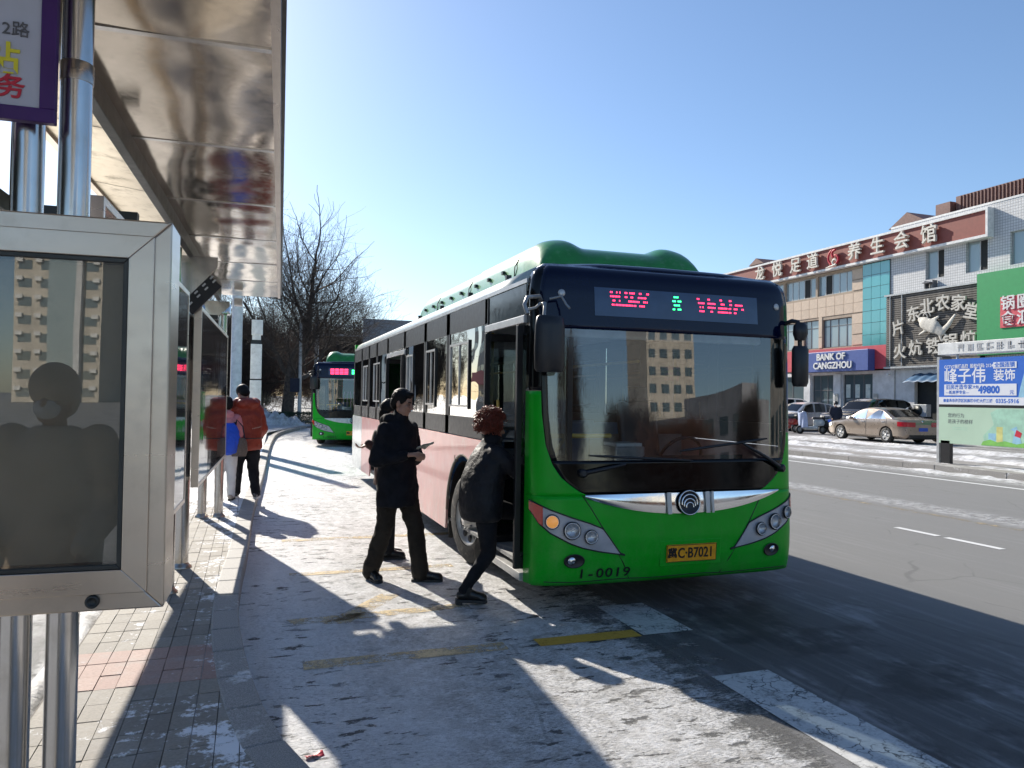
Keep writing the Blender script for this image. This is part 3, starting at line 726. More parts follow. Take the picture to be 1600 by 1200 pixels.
    # --- mirrors
    def mirror(sd):
        x0 = sd*1.22
        if sd < 0:
            a = MB(); a.tube([(-1.16, .22, 2.50), (-1.22, .12, 2.53), (-1.36, .02, 2.50), (-1.39, 0, 2.44), (-1.37, -.02, 2.37)], .016, 8)
            a.tube([(-1.15, .20, 2.44), (-1.2, .10, 2.47), (-1.22, -.0, 2.46), (-1.24, -.04, 2.36)], .014, 8)
            a.tube([(-1.37, .0, 2.40), (-1.30, -.01, 2.42), (-1.26, -.02, 2.46)], .011, 8)
            a.tube([(-1.14, .1, 2.51), (-1.06, .05, 2.53), (-1.03, .02, 2.46), (-1.02, -.02, 2.43)], .010, 8)
            ar = a.build('mirror_arm', M_['grey_metal'] if near else M_['black'], root)
            MB().loft([((-1.20, -.06, 1.925), .105, .045), ((-1.20, -.06, 1.95), .122, .058), ((-1.20, -.06, 2.1), .126, .066), ((-1.20, -.06, 2.28), .122, .060), ((-1.20, -.06, 2.345), .110, .05), ((-1.20, -.06, 2.36), .09, .03)], 20).build('mirror', M_['black'], root)
        else:
            a = MB(); a.tube([(1.18, .22, 2.42), (1.21, .12, 2.45), (1.24, .08, 2.44), (1.245, .06, 2.38), (1.24, .05, 2.2)], .02, 8)
            ar = a.build('mirror_arm', M_['black'], root)
            MB().loft([((1.235, .04, 2.27), .05, .04), ((1.235, .04, 2.33), .068, .06), ((1.235, .04, 2.40), .066, .05), ((1.235, .04, 2.43), .04, .03)], 16).build('wide_angle_mirror', M_['black'], root)
            MB().loft([((1.235, .04, 1.86), .065, .04), ((1.235, .04, 1.90), .078, .06), ((1.235, .04, 2.19), .078, .06), ((1.235, .04, 2.22), .065, .04)], 18).build('mirror', M_['black'], root)
    mirror(-1); mirror(1)
    # --- roof pod
    def pod(u, v):
        t = u*2-1; sv = v
        y = .95 + (6.1-.95)*sv
        front = min(1, sv/.085); back = min(1, (1-sv)/.06)
        e = sqrt(max(0, 1-(1-front)**2.2)) * sqrt(max(0, 1-(1-back)**2))
        side = max(0., 1-abs(t)**7)**(1/2.4)
        hump = .075*exp(-((abs(t)-.72)/.24)**4) * (1 if sv < .42 else .8)
        h = (.325 + hump)*side*e + .045
        x = t*.92*(1-.05*(1-front))
        return (x, y, 2.825 + h + .012*sv)
    pd = MB().grid(pod, 72, 90).build('roof_pod', M_['podgreen'], root)
    MB().box(-.98, -.92, .9, 6.2, 2.84, 2.875).box(.92, .98, .9, 6.2, 2.84, 2.875).build('pod_rail', M_['roofpaint'], root, bevel=.006)
    for k, y in enumerate((1.95, 2.45, 2.95, 3.6, 4.1, 4.6, 5.1, 5.6)):
        MB().cbox((-.915, y, 3.01), (.03, .05, .035)).build('pod_latch', M_['black'], pd)
    sl = MB()
    for y in (1.6, 3.25, 4.85): sl.tube([(-.918, y, 2.9), (-.912, y, 3.02), (-.86, y, 3.12)], .006, 5)
    sl.build('pod_seam', M_['dark_metal'], pd)
    for y in (1.3, 2.6, 3.9, 5.2): MB().cbox((-1.08, y, 2.85), (.05, .04, .06)).build('roof_bracket', M_['black'], root)
    MB().loft([((-.7, 6.9, 2.86), .12, .12), ((-.7, 6.9, 3.0), .10, .10), ((-.7, 6.9, 3.04), .04, .04)], 12).build('roof_vent', M_['black'], root)
    # --- doors: headers, folded leaves, sills
    for nm, (d0, d1) in (('front', DF), ('rear', DR)):
        MB().box(-1.275, -1.235, d0-.04, d1+.04, 2.335, 2.40).build('door_header', M_['silver'], root, bevel=.006)
        MB().box(-1.27, -1.0, d0, d1, .235, .30).build('door_step', M_['silver'], root, bevel=.005)
        leaves = [(d0+.03, -1.31), (d1-.05, -1.30)]
        for k, (y, xo) in enumerate(leaves):
            wd = .50
            f = MB(); f.box(xo, xo+.05, y-.022, y+.022, .33, 2.32); f.box(xo+wd-.05, xo+wd, y-.022, y+.022, .33, 2.32)
            f.box(xo+.05, xo+wd-.05, y-.022, y+.022, 2.25, 2.32); f.box(xo+.05, xo+wd-.05, y-.022, y+.022, .33, .43); f.box(xo+.05, xo+wd-.05, y-.016, y+.016, 1.18, 1.24)
            lf = f.build('door_leaf', M_['black'], root, bevel=.004)
            MB().box(xo+.05, xo+wd-.05, y-.006, y+.006, .43, 1.18).box(xo+.05, xo+wd-.05, y-.006, y+.006, 1.24, 2.25).build('door_pane', M_['doorglass'], lf)
            MB().tube([(xo+.12, y-.05, .9), (xo+.12, y-.06, 1.0), (xo+.12, y-.06, 1.6), (xo+.12, y-.05, 1.7)], .014, 8).build('grab_handle', M_['yellowrail'], lf)
    # --- lower chassis and cabin
    MB().box(-1.15, 1.15, .30, L-.1, .25, .34).build('chassis', M_['black'], root)
    MB().box(-.72, .72, 1.3, 9.5, .18, .25).build('underbody', M_['black'], root)
    MB().box(-1.22, 1.22, .36, L-.1, .34, .37).build('cabin_floor', M_['floorv'], root)
    MB().box(-1.18, 1.18, .40, L-.1, 2.50, 2.53).build('cabin_ceiling', M_['inner'], root)
    MB().box(-1.05, 1.05, .34, .40, 2.24, 2.50).build('front_header', M_['inner'], root, bevel=.02)
    dash = MB(); dash.prism([(x, y, z) for x, y, z in ((-.98, .30, .45), (-.98, .62, .45), (-.98, .68, 1.02), (-.98, .52, 1.17), (-.98, .20, 1.17))], (1.96, 0, 0)); dash.build('dashboard', M_['black'], root, bevel=.03)
    cr = MB(); cr.prism([(.0, .60, .4), (.0, .75, 1.15), (.0, .60, 1.22), (1.0, .60, 1.22), (1.0, .75, 1.15), (1.0, .60, .4)][:3], (1.05, 0, 0)); cr.build('driver_console', M_['black'], root)
    sw = Matrix.Translation((.52, .84, 1.18)) @ RX(-62)
    MB().tube([sw @ Vector((.22*cos(2*pi*k/28), .22*sin(2*pi*k/28), 0)) for k in range(29)], .016, 8).tube([sw @ Vector((-.21, 0, 0)), sw @ Vector((0, 0, -.03)), sw @ Vector((.21, 0, 0))], .014, 6).build('steering_wheel', M_['black'], root)
    ds = MB(); ds.cbox((.52, 1.42, .92), (.46, .44, .12)); ds.cbox((.52, 1.66, 1.34), (.46, .10, .74), rx=radians(-10)); ds.cbox((.52, 1.72, 1.78), (.26, .08, .18), rx=radians(-10)); ds.cbox((.52, 1.42, .62), (.3, .3, .5)); ds.build('driver_seat', M_['black'], root, bevel=.04)
    MB().box(.06, 1.18, 1.88, 1.91, .4, 1.35).build('driver_partition', M_['grey_metal'], root)
    fb = MB(); fb.box(-.28, .02, .62, .92, .37, 1.30); fb.build('fare_box', M_['grey_metal'], root, bevel=.015)
    fb2 = MB(); fb2.box(-.26, .0, .64, .90, 1.30, 1.33); fb2.build('fare_box_lid', M_['bodywhite'], root, bevel=.004)
    for k in range(4):
        x = -.34+.13*k
        MB().tube([(x, 2.6, .9), (x, 2.6, 1.72), (x+.03 if k < 2 else x-.03, 2.6, 1.86)], .022, 8).build('seat_guard_bar', M_['bodywhite'], root)
    MB().tube([(-1.1, .60, 1.40), (-.6, .58, 1.40), (-.34, .60, 1.40)], .02, 8).build('handrail', M_['yellowrail'], root)
    MB().tube([(-1.12, .55, .95), (-.8, .56, 1.38)], .018, 8).build('handrail', M_['yellowrail'], root)
    for x, y in ((-.62, 1.5), (-.62, 3.2), (.42, 3.2), (-.5, 5.0), (.42, 5.0), (.42, 7.0)):
        MB().cyl((x, y, .37), (x, y, 2.5), .018, 8).build('stanchion', M_['yellowrail'], root)
    for x in (-.62, .42): MB().tube([(x, 1.5, 2.12), (x, 8.5, 2.12)], .016, 8).build('ceiling_rail', M_['yellowrail'], root)
    sp = None
    for y in (3.3, 4.1, 4.9, 7.4, 8.2, 9.0, 9.8):
        for x in (-1.0, -.6, .62, 1.0):
            if x < 0 and (5.0 < y < 7.0): continue
            if sp is None:
                q = MB(); q.cbox((0, -.2, .80), (.38, .40, .05)); q.cbox((0, .02, 1.12), (.38, .05, .62), rx=radians(-8)); q.cbox((0, -.15, .58), (.10, .10, .42)); sp = q.build('passenger_seat', M_['seat'], root, bevel=.02); o = sp
            else: o = sp.copy(); COL.objects.link(o); o.parent = root
            o.location = (x, y, 0)
    # --- wheels
    wheel(root, -1.085, 2.12, .47, .28, -1, 9 if near else 0); wheel(root, 1.085, 2.12, .47, .28, 1, 9 if near else 0)
    wheel(root, -1.085, 7.75, .47, .28, -1); wheel(root, 1.085, 7.75, .47, .28, 1)
    # side details
    m = MB(); m.tube([(-1.256, 2.42, 1.03), (-1.258, 2.42, 1.10)], .022, 10); m.build('fuel_flap_latch', M_['mudgrey'], root)
    for a, b, z0, z1 in ((9.6, 10.1, .42, .74), (10.25, 10.6, .42, .95)): MB().box(-1.258, -1.25, a, b, z0, z1).build('vent_panel', M_['dark_metal'], root, bevel=.002)
    m = MB()
    for y in (3.3, 4.4, 7.0, 8.6): m.box(-1.254, -1.249, y-.004, y+.004, .28, 1.30)
    m.build('skirt_seam', M_['mudgrey'], root)
    return root

BUS = (3.375, 5.44, 0)
make_bus('large green and pink city bus with its front door open beside the snowy kerb', BUS, '冀C·B7021', '1-0019', M_['pink'], None, True)
make_bus('smaller looking green and white city bus waiting far behind at the bend of the bay', (3.22, 25.6, 0), '冀C·D1533', '1-0021', M_['bodywhite'], None, False, radians(-9))
# ---------------------------------------------------------------- bus shelter
M_['panelglass'] = glassmat('shelter_panel_glass', (.60, .52, .50), .5, .05, .04, 2., 1.45, .02, haze=.35)
M_['boxglass'] = glassmat('poster_box_glass', (.85, .84, .80), .9, .006, .012, 1.5, 1.5, .04)
M_['greyposter'] = mat('faded_grey_poster', (.62, .57, .50), .7, var=.12, vs_=2.5, wear=((.36, .35, .33), .5))
M_['darkgreen'] = mat('dark_green_sheet', (.022, .032, .028), .5, var=.2)
SH = thing('bus_shelter', 'polished steel bus shelter with a mirror like canopy over the kerb', 'bus shelter', (-.035, 0, .13), radians(-2.15))
ZC = 2.86
seam = [1.72+1.21*k for k in range(-3, 7)] + [10.35]
for a, b in zip(seam, seam[1:]):
    def soff(u, v, a=a, b=b):
        x = -.70+.685*u; y = a+.006+(b-a-.012)*v
        return (x, y, ZC + .004*sin(pi*v)*sin(pi*u) + .004*noise.noise(Vector((x*3, y*3, 1))))
    MB().grid(soff, 10, 14, True, True).build('soffit_panel', M_['soffit'], SH)
    def soff2(u, v, a=a, b=b):
        x = -1.14+.40*u; y = a+.006+(b-a-.012)*v
        return (x, y, ZC + .02 + .05*(1-u) + .010*sin(pi*v)*sin(pi*u))
    MB().grid(soff2, 6, 12, True, True).build('soffit_panel', M_['soffit_back'], SH)
Y0, Y1 = -1.9, 10.35
m = MB(); m.box(-1.16, .0, Y0, Y1, ZC+.12, ZC+.15); m.build('canopy_deck', M_['grey_metal'], SH)
MB().box(.0, .012, Y0, Y1, ZC-.012, ZC+.16).box(-.02, .0, Y0, Y1, ZC-.012, ZC-.006).build('canopy_edge', M_['steel'], SH)
MB().box(.014, .03, Y0, Y1, ZC+.03, ZC+.14).build('gutter', M_['dark_metal'], SH)
MB().box(-.745, -.695, Y0, Y1-.2, ZC-.10, ZC+.02).build('beam', M_['dark_metal'], SH, bevel=.004)
MB().box(-1.17, -1.13, Y0, Y1, ZC+.05, ZC+.16).build('rear_edge', M_['steel'], SH)
MB().box(-1.72, -1.19, 1.3, 10.2, 2.42, 2.50).build('rear_shade_panel', M_['darkgreen'], SH)  # dark green panel added behind the canopy, its width shaped to shade the pavement
MB().box(-1.72, -1.68, 1.3, 10.2, 2.10, 2.42).build('rear_fascia', M_['darkgreen'], SH)
for k, y in enumerate((1.8, 4.5, 7.3, 10.0)):
    MB().box(-1.70, -.72, y-.03, y+.03, 2.505, 2.56).build('rear_bracket', M_['dark_metal'], SH)
# seam strips between the sheets
for y in seam[1:-1]: MB().box(-.69, -.02, y-.028, y+.004, ZC-.004, ZC+.010).build('seam_strip', M_['tube'], SH)
# posts: two single ones and a pair with a collar
def post(x, y, r, top, collar=False):
    m = MB().cyl((x, y, 0), (x, y, top), r, 24)
    p = m.build('post', M_['tube'], SH)
    MB().lathe([(r*1.5, 0), (r*1.5, .012), (r*1.12, .03), (r*1.02, .045)], 24, T(x, y, 0)).build('post_base', M_['steel'], p)
    return p
post(-.80, 7.5, .062, ZC-.1); post(-.795, 6.58, .052, ZC-.1)
post(-.90, 10.5, .055, ZC-.1); post(-.70, 10.5, .055, ZC-.1)
MB().lathe([(.20, 0), (.20, .13), (.17, .14)], 28, T(-.80, 10.5, ZC-.24)).build('post_collar', M_['tube'], SH)
MB().prism([(-.80, 6.93, ZC-.1), (-.50, 6.93, ZC-.1), (-.50, 6.93, ZC-.18), (-.76, 6.93, ZC-.50)], (0, .03, 0)).build('gusset', M_['tube'], SH)
MB().prism([(-.9, 10.2, ZC-.1), (-.60, 10.2, ZC-.1), (-.60, 10.2, ZC-.16), (-.86, 10.2, ZC-.4)], (0, .03, 0)).build('gusset', M_['tube'], SH)
# poster panels along the kerb side
for a, b in ((3.2, 5.97), (6.95, 10.3)):
    f = MB()
    zb, zt = .82, 2.30; X = -.646
    f.box(X-.03, X+.03, a, b, zb-.03, zb); f.box(X-.03, X+.03, a, b, zt, zt+.03); f.box(X-.03, X+.03, a-.03, a, zb-.03, zt+.03); f.box(X-.03, X+.03, b, b+.03, zb-.03, zt+.03)
    fr = f.build('panel_frame', M_['steel'], SH)
    MB().box(X+.02, X+.026, a, b, zb, zt).box(X-.026, X-.02, a, b, zb, zt).build('panel_pane', M_['panelglass'], fr)
    if a > 6: MB().box(X-.008, X+.008, a+.03, b-.03, zb+.03, zt-.03).build('panel_sheet', mat('rose_reflection_tint', (.36, .30, .30), .5, var=.1), fr)  # puts the jackets' soft pink reflection into the sheet colour
# display board hung under the gusset
MB().cbox((-.62, 6.88, 2.42), (.34, .04, .13), ry=radians(-48)).build('number_board', M_['black'], SH, bevel=.005)
m = MB()
for k in range(2):
    for j in range(4): m.cbox((-.70+.06*j-.02*k, 6.857, 2.345+.066*j+.03*k), (.035, .004, .014), ry=radians(-48))
m.build('board_text', M_['silver'], SH)
MB().cbox((-.50, 10.25, ZC-.10), (.10, .16, .09)).build('camera_housing', M_['white'], SH, bevel=.01)

# ---------------------------------------------------------------- poster box and route sign near the camera
PB = thing('poster_box', 'steel framed glazed poster box on two tubes, blank grey sheet inside', 'notice box', (-.50, 2.30, .13), radians(-2))
bx0, bx1, by0, by1, bz0, bz1 = -.80, .318, -.22, -.055, 1.056, 2.018
fw = .098
f = MB()
def bar(p): return MB().prism([(x, by0, z) for x, z in p], (0, by1-by0, 0))
for p in (((bx0, bz1), (bx1, bz1), (bx1-fw, bz1-fw), (bx0+fw, bz1-fw)), ((bx0, bz0), (bx0+fw, bz0+fw), (bx1-fw, bz0+fw), (bx1, bz0)), ((bx1, bz0), (bx1-fw, bz0+fw), (bx1-fw, bz1-fw), (bx1, bz1)), ((bx0, bz0), (bx0, bz1), (bx0+fw, bz1-fw), (bx0+fw, bz0+fw))):
    bar(p).build('frame_rail', M_['steel'], PB, bevel=.004)
# the door inside the outer frame
d = .05; g0, g1, h0, h1 = bx0+.045, bx1-.038, bz0+.042, bz1-.040
def ring(x0, x1, z0, z1, w, y0, y1, name, m):
    for p in (((x0, z1), (x1, z1), (x1-w, z1-w), (x0+w, z1-w)), ((x0, z0), (x0+w, z0+w), (x1-w, z0+w), (x1, z0)), ((x1, z0), (x1-w, z0+w), (x1-w, z1-w), (x1, z1)), ((x0, z0), (x0, z1), (x0+w, z1-w), (x0+w, z0+w))):
        MB().prism([(x, y0, z) for x, z in p], (0, y1-y0, 0)).build(name, m, PB, bevel=.002)
ring(g0, g1, h0, h1, .058, by0-.010, by0+.004, 'door_rail', M_['steel'])
ring(g0+.058, g1-.058, h0+.058, h1-.058, .012, by0-.006, by0+.05, 'door_gasket', M_['dark_metal'])
MB().box(g0+.06, g1-.06, by0-.001, by0+.004, h0+.06, h1-.06).build('glass_pane', M_['boxglass'], PB)
ps = MB().grid(lambda u, v: (g0+.062+(g1-g0-.124)*u, by0+.04+.006*noise.noise(Vector((u*3, v*4, 2))), h0+.062+(h1-h0-.124)*v), 20, 20).build('blank_poster', M_['greyposter'], PB)
MB().box(bx0+.02, bx1-.02, by1-.02, by1-.004, bz0+.02, bz1-.02).build('back_panel', M_['grey_metal'], PB)
MB().lathe([(.016, 0), (.016, .008), (.011, .012), (.010, .006), (.001, .006)], 16, T(.16, by0-.002, bz0+.025) @ RX(90)).build('lock', M_['dark_metal'], PB)
for x, r in ((-.065, .039), (.045, .039)):
    p = MB().cyl((x, 0, 0), (x, 0, 3.5), r, 28).build('tube', M_['tube'], PB)
    for z in (2.42, 2.78): MB().lathe([(r*1.05, 0), (r*1.05, .05), (r, .052)], 28, T(x, 0, z)).build('tube_sleeve', M_['steel'], p)
MB().cyl((-.30, .02, 0), (-.30, .02, 3.5), .05, 24).build('tube', M_['tube'], PB)

M_['purple'] = mat('purple_frame', (.045, .005, .11), .5)
M_['signwhite'] = mat('sign_face', (.46, .47, .55), .6, var=.05)
M_['yellowprint'] = mat('yellow_print', (.68, .60, .03), .5)
M_['redprint'] = mat('red_print', (.52, .015, .04), .5)
M_['greyprint'] = mat('grey_print', (.10, .10, .11), .5)
RS = thing('route_sign', 'white route sign with a purple frame fixed to the steel tubes', 'sign', (-.475, 2.24, .165), radians(-2))
sx0, sx1, sz0, sz1 = -.62, -.012, 2.245, 2.83
b = MB().box(sx0+.036, sx1-.036, -.016, .0, sz0+.036, sz1-.036).build('sign_board', M_['signwhite'], RS)
for q in ((sx0, sx1, sz0, sz0+.036), (sx0, sx1, sz1-.036, sz1), (sx0, sx0+.036, sz0+.036, sz1-.036), (sx1-.036, sx1, sz0+.036, sz1-.036)):
    MB().box(q[0], q[1], -.022, .004, q[2], q[3]).build('frame_bar', M_['purple'], RS, bevel=.002)
fy = -.0185
MB().text('站', .085, face_neg_y(-.135, fy, 2.395), .0012, .0015).build('yellow_character', M_['yellowprint'], RS)
MB().text('服务', .064, face_neg_y(-.145, fy, 2.325), .0012, .0012).build('red_character', M_['redprint'], RS)
MB().text('2路', .042, face_neg_y(-.105, fy, 2.475), .0012, 0.).build('route_number', M_['greyprint'], RS)

# ---------------------------------------------------------------- posts and column beyond the shelter
WC = thing('white_column', 'tall round white column behind the far end of the canopy', 'column', (-.35, 22.6, .125))
MB().tube([(0, 0, 0), (0, 0, .35), (0, 0, .36), (0, 0, 4.9)], [.2, .2, .155, .14], 20).build('column', M_['white'], WC)
MB().loft([((0, 0, 4.9), .16, .16), ((0, 0, 5.0), .2, .2), ((0, 0, 5.05), .1, .1)], 14).build('column_cap', M_['white'], WC)
TP = thing('camera_pillar', 'slim white rectangular pillar with black bands standing by the kerb', 'pillar', (.18, 23.2, .125))
MB().box(-.16, .16, -.12, .12, 0, 2.0).build('lower_case', M_['white'], TP, bevel=.01)
MB().box(-.155, .155, -.115, .115, 2.04, 3.05).build('upper_case', M_['white'], TP, bevel=.01)
MB().box(-.14, .14, -.1, .1, 2.0, 2.04).build('black_band', M_['black'], TP); MB().box(-.14, .14, -.1, .1, 3.05, 3.17).build('black_band', M_['black'], TP)
MB().box(-.12, .12, -.1, .1, 3.17, 3.32).build('neck', M_['white'], TP); MB().box(-.14, .17, -.13, .13, 3.32, 3.75).build('head_case', M_['white'], TP, bevel=.012)
MB().cbox((.19, -.02, 1.15), (.06, .09, .14)).build('sensor_box', M_['black'], TP, bevel=.008)
# ---------------------------------------------------------------- people
M_['skin'] = mat('skin', (.42, .23, .155), .5, var=.08, vs_=20)
M_['hair'] = mat('black_hair', (.006, .0055, .005), .6, bump=.5, bs=160, spec=.25)
M_['auburn'] = mat('auburn_hair', (.16, .030, .014), .4, var=.35, vs_=30)
M_['blackcloth'] = mat('black_wool', (.009, .010, .014), .85, var=.3, vs_=9, bump=.5, bs=70, spec=.25)
M_['navycloth'] = mat('black_quilted_nylon', (.010, .011, .015), .58, var=.25, bump=.6, bs=34, spec=.3, bd=.012)
M_['trouser'] = mat('dark_trouser_cloth', (.022, .018, .014), .85, var=.25, bump=.5, bs=50, spec=.25)
M_['shoe'] = mat('black_leather', (.010, .010, .010), .3)
M_['sole'] = mat('shoe_sole', (.03, .03, .03), .7)
M_['brownsleeve'] = mat('brown_sleeve', (.07, .03, .022), .75, bump=.4, bs=50)
M_['rust'] = mat('rust_red_nylon', (.27, .032, .012), .55, var=.15, bump=.5, bs=18, bd=.015)
M_['pinkc'] = mat('pink_nylon', (.68, .25, .27), .6, bump=.4, bs=20)
M_['blue'] = mat('blue_nylon', (.015, .085, .62), .5, bump=.3, bs=25)
M_['whitecloth'] = mat('white_cloth', (.68, .67, .66), .8, bump=.3)
M_['darknavy'] = mat('navy_cloth', (.015, .018, .035), .8)
M_['sneaker'] = mat('sneaker_fabric', (.03, .03, .035), .6, wear=((.6, .6, .6), .9), vs_=14)
M_['beige'] = mat('beige_suede', (.42, .36, .30), .8)
M_['brownbag'] = mat('brown_bag', (.11, .085, .07), .6, wear=((.3, .26, .22), .5), vs_=25)
M_['lip'] = mat('lips', (.34, .12, .10), .45)
M_['eye'] = mat('eyes', (.015, .012, .01), .15)

def head_bits(m, c, R3, s=1.0):
    def P(x, y, z): return Vector(c) + R3 @ Vector((x, y, z))*s
    m.ell(P(0, -.012, .035), (.074*s, .094*s, .092*s), 20, 14, R3)
    m.ell(P(0, .022, -.035), (.062*s, .070*s, .078*s), 20, 14, R3)
    m.ell(P(0, .052, -.088), (.034*s, .032*s, .026*s), 14, 10, R3)
    m.ell(P(0, .066, .028), (.052*s, .020*s, .014*s), 14, 8, R3)
    for q in (-1, 1):
        m.ell(P(q*.036, .060, -.018), (.024*s, .024*s, .020*s), 12, 8, R3)
        m.ell(P(q*.076, -.008, -.008), (.010*s, .020*s, .032*s), 12, 8, R3)
        m.capsule(P(q*.058, .0, -.06), P(q*.03, .045, -.088), .022*s, .022*s)
    m.capsule(P(0, .080, .018), P(0, .106, -.022), .009*s, .014*s); m.ell(P(0, .098, -.026), (.018*s, .014*s, .010*s), 12, 8, R3)
    m.ell(P(0, .080, -.056), (.024*s, .012*s, .012*s), 12, 8, R3)
    return P
def hand_bits(m, w, fwd, nrm, curl=.5, side=1, s=1.0):
    w = Vector(w); f = Vector(fwd).normalized(); n = (Vector(nrm)-f*f.dot(Vector(nrm))).normalized(); l = f.cross(n)*side
    for q in (-.026, 0, .026): m.capsule(w+l*q*.6*s, w+f*.078*s+l*q*s, .015*s, .0125*s, 10)
    for k, (q, L) in enumerate(((-.030, .062), (-.010, .074), (.010, .070), (.030, .055))):
        p = w+f*.080*s+l*q*s; d = f.copy(); ax = f.cross(n).normalized()
        for j, (fr, cu) in enumerate(((.46, .5), (.30, .9), (.24, .7))):
            d = Matrix.Rotation(-curl*cu*1.15, 3, ax) @ d; e = p + d*L*fr*1.25*s
            m.capsule(p, e, (.0095-.0010*j)*s, (.0088-.0010*j)*s, 10); p = e
    p = w+f*.022*s-l*.028*s; d = (f*.75-l*.6-n*.35).normalized()
    m.capsule(p, p+d*.036*s, .012*s, .0105*s, 10); p2 = p+d*.036*s; d = (f*.95-l*.1-n*.3).normalized(); m.capsule(p2, p2+d*.034*s, .010*s, .0085*s, 10)
def shoe(root, a, yaw, m, sole, L=.27, pitch=0., heel=.0):
    R = Matrix.Translation(a) @ Matrix.Rotation(yaw, 4, 'Z') @ Matrix.Rotation(pitch, 4, 'X')
    s = MB(); P = lambda x, y, z: R @ Vector((x, y, z))
    s.capsule(P(0, -.045, .055), P(0, .06, .062), .040, .042); s.capsule(P(0, .06, .055), P(-.004, L-.105, .042), .044, .040); s.capsule(P(0, .01, .07), P(0, .0, .13), .045, .046)
    s.ell(P(0, L-.11, .035), (.046, .05, .03), 14, 8, R.to_3x3())
    o = s.build('shoe', m, root, remesh=.009, smooth=3)
    so_ = MB(); pts = [(.034, -.085), (.042, -.03), (.037, .04), (.047, .11), (.042, L-.09), (.02, L-.062), (-.02, L-.065), (-.043, L-.095), (-.046, .10), (-.036, .03), (-.041, -.03), (-.034, -.085)]
    so_.prism([P(x, y, 0) for x, y in pts], R.to_3x3() @ Vector((0, 0, .024))); so_.build('sole', sole, o, bevel=.005)
    if heel:
        h = MB(); h.prism([P(x, y, -.001) for x, y in [(.034, -.085), (.042, -.03), (-.041, -.03), (-.034, -.085)]], R.to_3x3() @ Vector((0, 0, -heel))); h.build('heel', sole, o)
    return o
def core(m, pel, chest, neck, head, arms, legs):
    """slim inner figure that joins head, hands and feet into one body"""
    m.capsule(pel, chest, .10, .105); m.capsule(chest, neck, .09, .055); m.capsule(neck, head, .052, .05)
    for sh, el, wr in arms: m.capsule(chest, sh, .07, .05); m.capsule(sh, el, .045, .036); m.capsule(el, wr, .036, .026)
    for hp, kn, an in legs: m.capsule(pel, hp, .09, .075); m.capsule(hp, kn, .07, .045); m.capsule(kn, an, .045, .032)
V = Vector

# the man with the banknotes
MAN = thing('person', 'man in a knee length black coat walking beside the bus while looking at banknotes', 'person', (1.33, 7.05, 0), radians(-146), 'people waiting at the stop')
def Rm(yaw, pit, rol=0): return (Matrix.Rotation(radians(yaw), 3, 'Z') @ Matrix.Rotation(radians(pit), 3, 'X') @ Matrix.Rotation(radians(rol), 3, 'Y'))
hc = V((.0, .055, 1.655)); hr = Rm(22, -14)
arms = [(V((.185, .0, 1.42)), V((.255, -.02, 1.13)), V((.075, .20, 1.185))), (V((-.185, .0, 1.42)), V((-.25, .0, 1.13)), V((-.055, .215, 1.19)))]
legs = [(V((.09, 0, .92)), V((.105, -.05, .50)), V((.118, -.21, .09))), (V((-.09, 0, .92)), V((-.105, .14, .50)), V((-.125, .20, .09)))]
m = MB(); core(m, V((0, 0, .97)), V((0, 0, 1.32)), V((0, .01, 1.50)), hc - V((0, .02, .05)), arms, legs); P = head_bits(m, hc, hr)
hand_bits(m, arms[0][2], (-.35, .85, .1), (.25, .1, 1), 1.1, 1); hand_bits(m, arms[1][2], (.45, .85, .05), (-.2, .1, 1), 1.0, -1)
m.build('body', M_['skin'], MAN, remesh=.0055, smooth=2)
for q in (-1, 1): MB().ell(P(q*.031, .079, .006), (.013, .006, .005), 10, 6, hr).build('eye', M_['eye'], MAN); MB().tube([P(q*.014, .088, .026), P(q*.034, .085, .031), P(q*.052, .072, .025)], .0045, 6).build('eyebrow', M_['hair'], MAN)
MB().ell(P(0, .091, -.058), (.021, .006, .006), 10, 6, hr).build('mouth', M_['lip'], MAN)
h = MB(); h.ell(P(0, -.022, .050), (.083, .098, .092), 22, 14, hr); h.ell(P(0, .045, .098), (.060, .045, .030), 16, 10, hr); h.ell(P(0, -.07, -.005), (.070, .05, .075), 16, 10, hr)
for q in (-1, 1): h.ell(P(q*.072, .012, .045), (.012, .035, .05), 10, 8, hr)
h.build('hair', M_['hair'], MAN, remesh=.007, smooth=3, disp=('hair_clumps', .02, .012))
c = MB()
c.loft([((0, .01, .70), .225, .165), ((0, .01, .74), .225, .165), ((0, .005, .90), .215, .158), ((0, 0, 1.06), .205, .148), ((0, 0, 1.22), .215, .148), ((0, -.005, 1.36), .225, .140), ((0, -.01, 1.44), .205, .118), ((0, -.005, 1.49), .125, .095), ((0, .0, 1.52), .085, .085)], 28)
for q, (sh, el, wr) in zip((1, -1), arms):
    c.capsule(sh + V((-q*.02, 0, -.01)), el, .078, .066); c.capsule(el, wr + (el-wr).normalized()*.03, .066, .050)
c.capsule((.0, .02, 1.50), (.0, .03, 1.545), .078, .074)
c.build('coat', M_['blackcloth'], MAN, remesh=.012, smooth=5, disp=('coat_folds', .10, .035))
hd = MB(); hd.ell((0, -.09, 1.49), (.13, .075, .075), 16, 10); hd.capsule((.09, -.03, 1.50), (-.09, -.03, 1.50), .06, .06); hd.build('hood', M_['blackcloth'], MAN, remesh=.012, smooth=4, disp=('coat_folds', .10, .03))
t = MB()
for q, (hp, kn, an) in zip((1, -1), legs):
    t.capsule(hp + V((0, 0, -.02)), kn, .112, .082); t.capsule(kn, an + V((0, 0, -.015)), .083, .080)
t.build('trousers', M_['trouser'], MAN, remesh=.011, smooth=4, disp=('trouser_folds', .07, .03))
shoe(MAN, (.118, -.20, 0), radians(-20), M_['shoe'], M_['sole']); shoe(MAN, (-.125, .205, .0), radians(38), M_['shoe'], M_['sole'])
nm = MB()
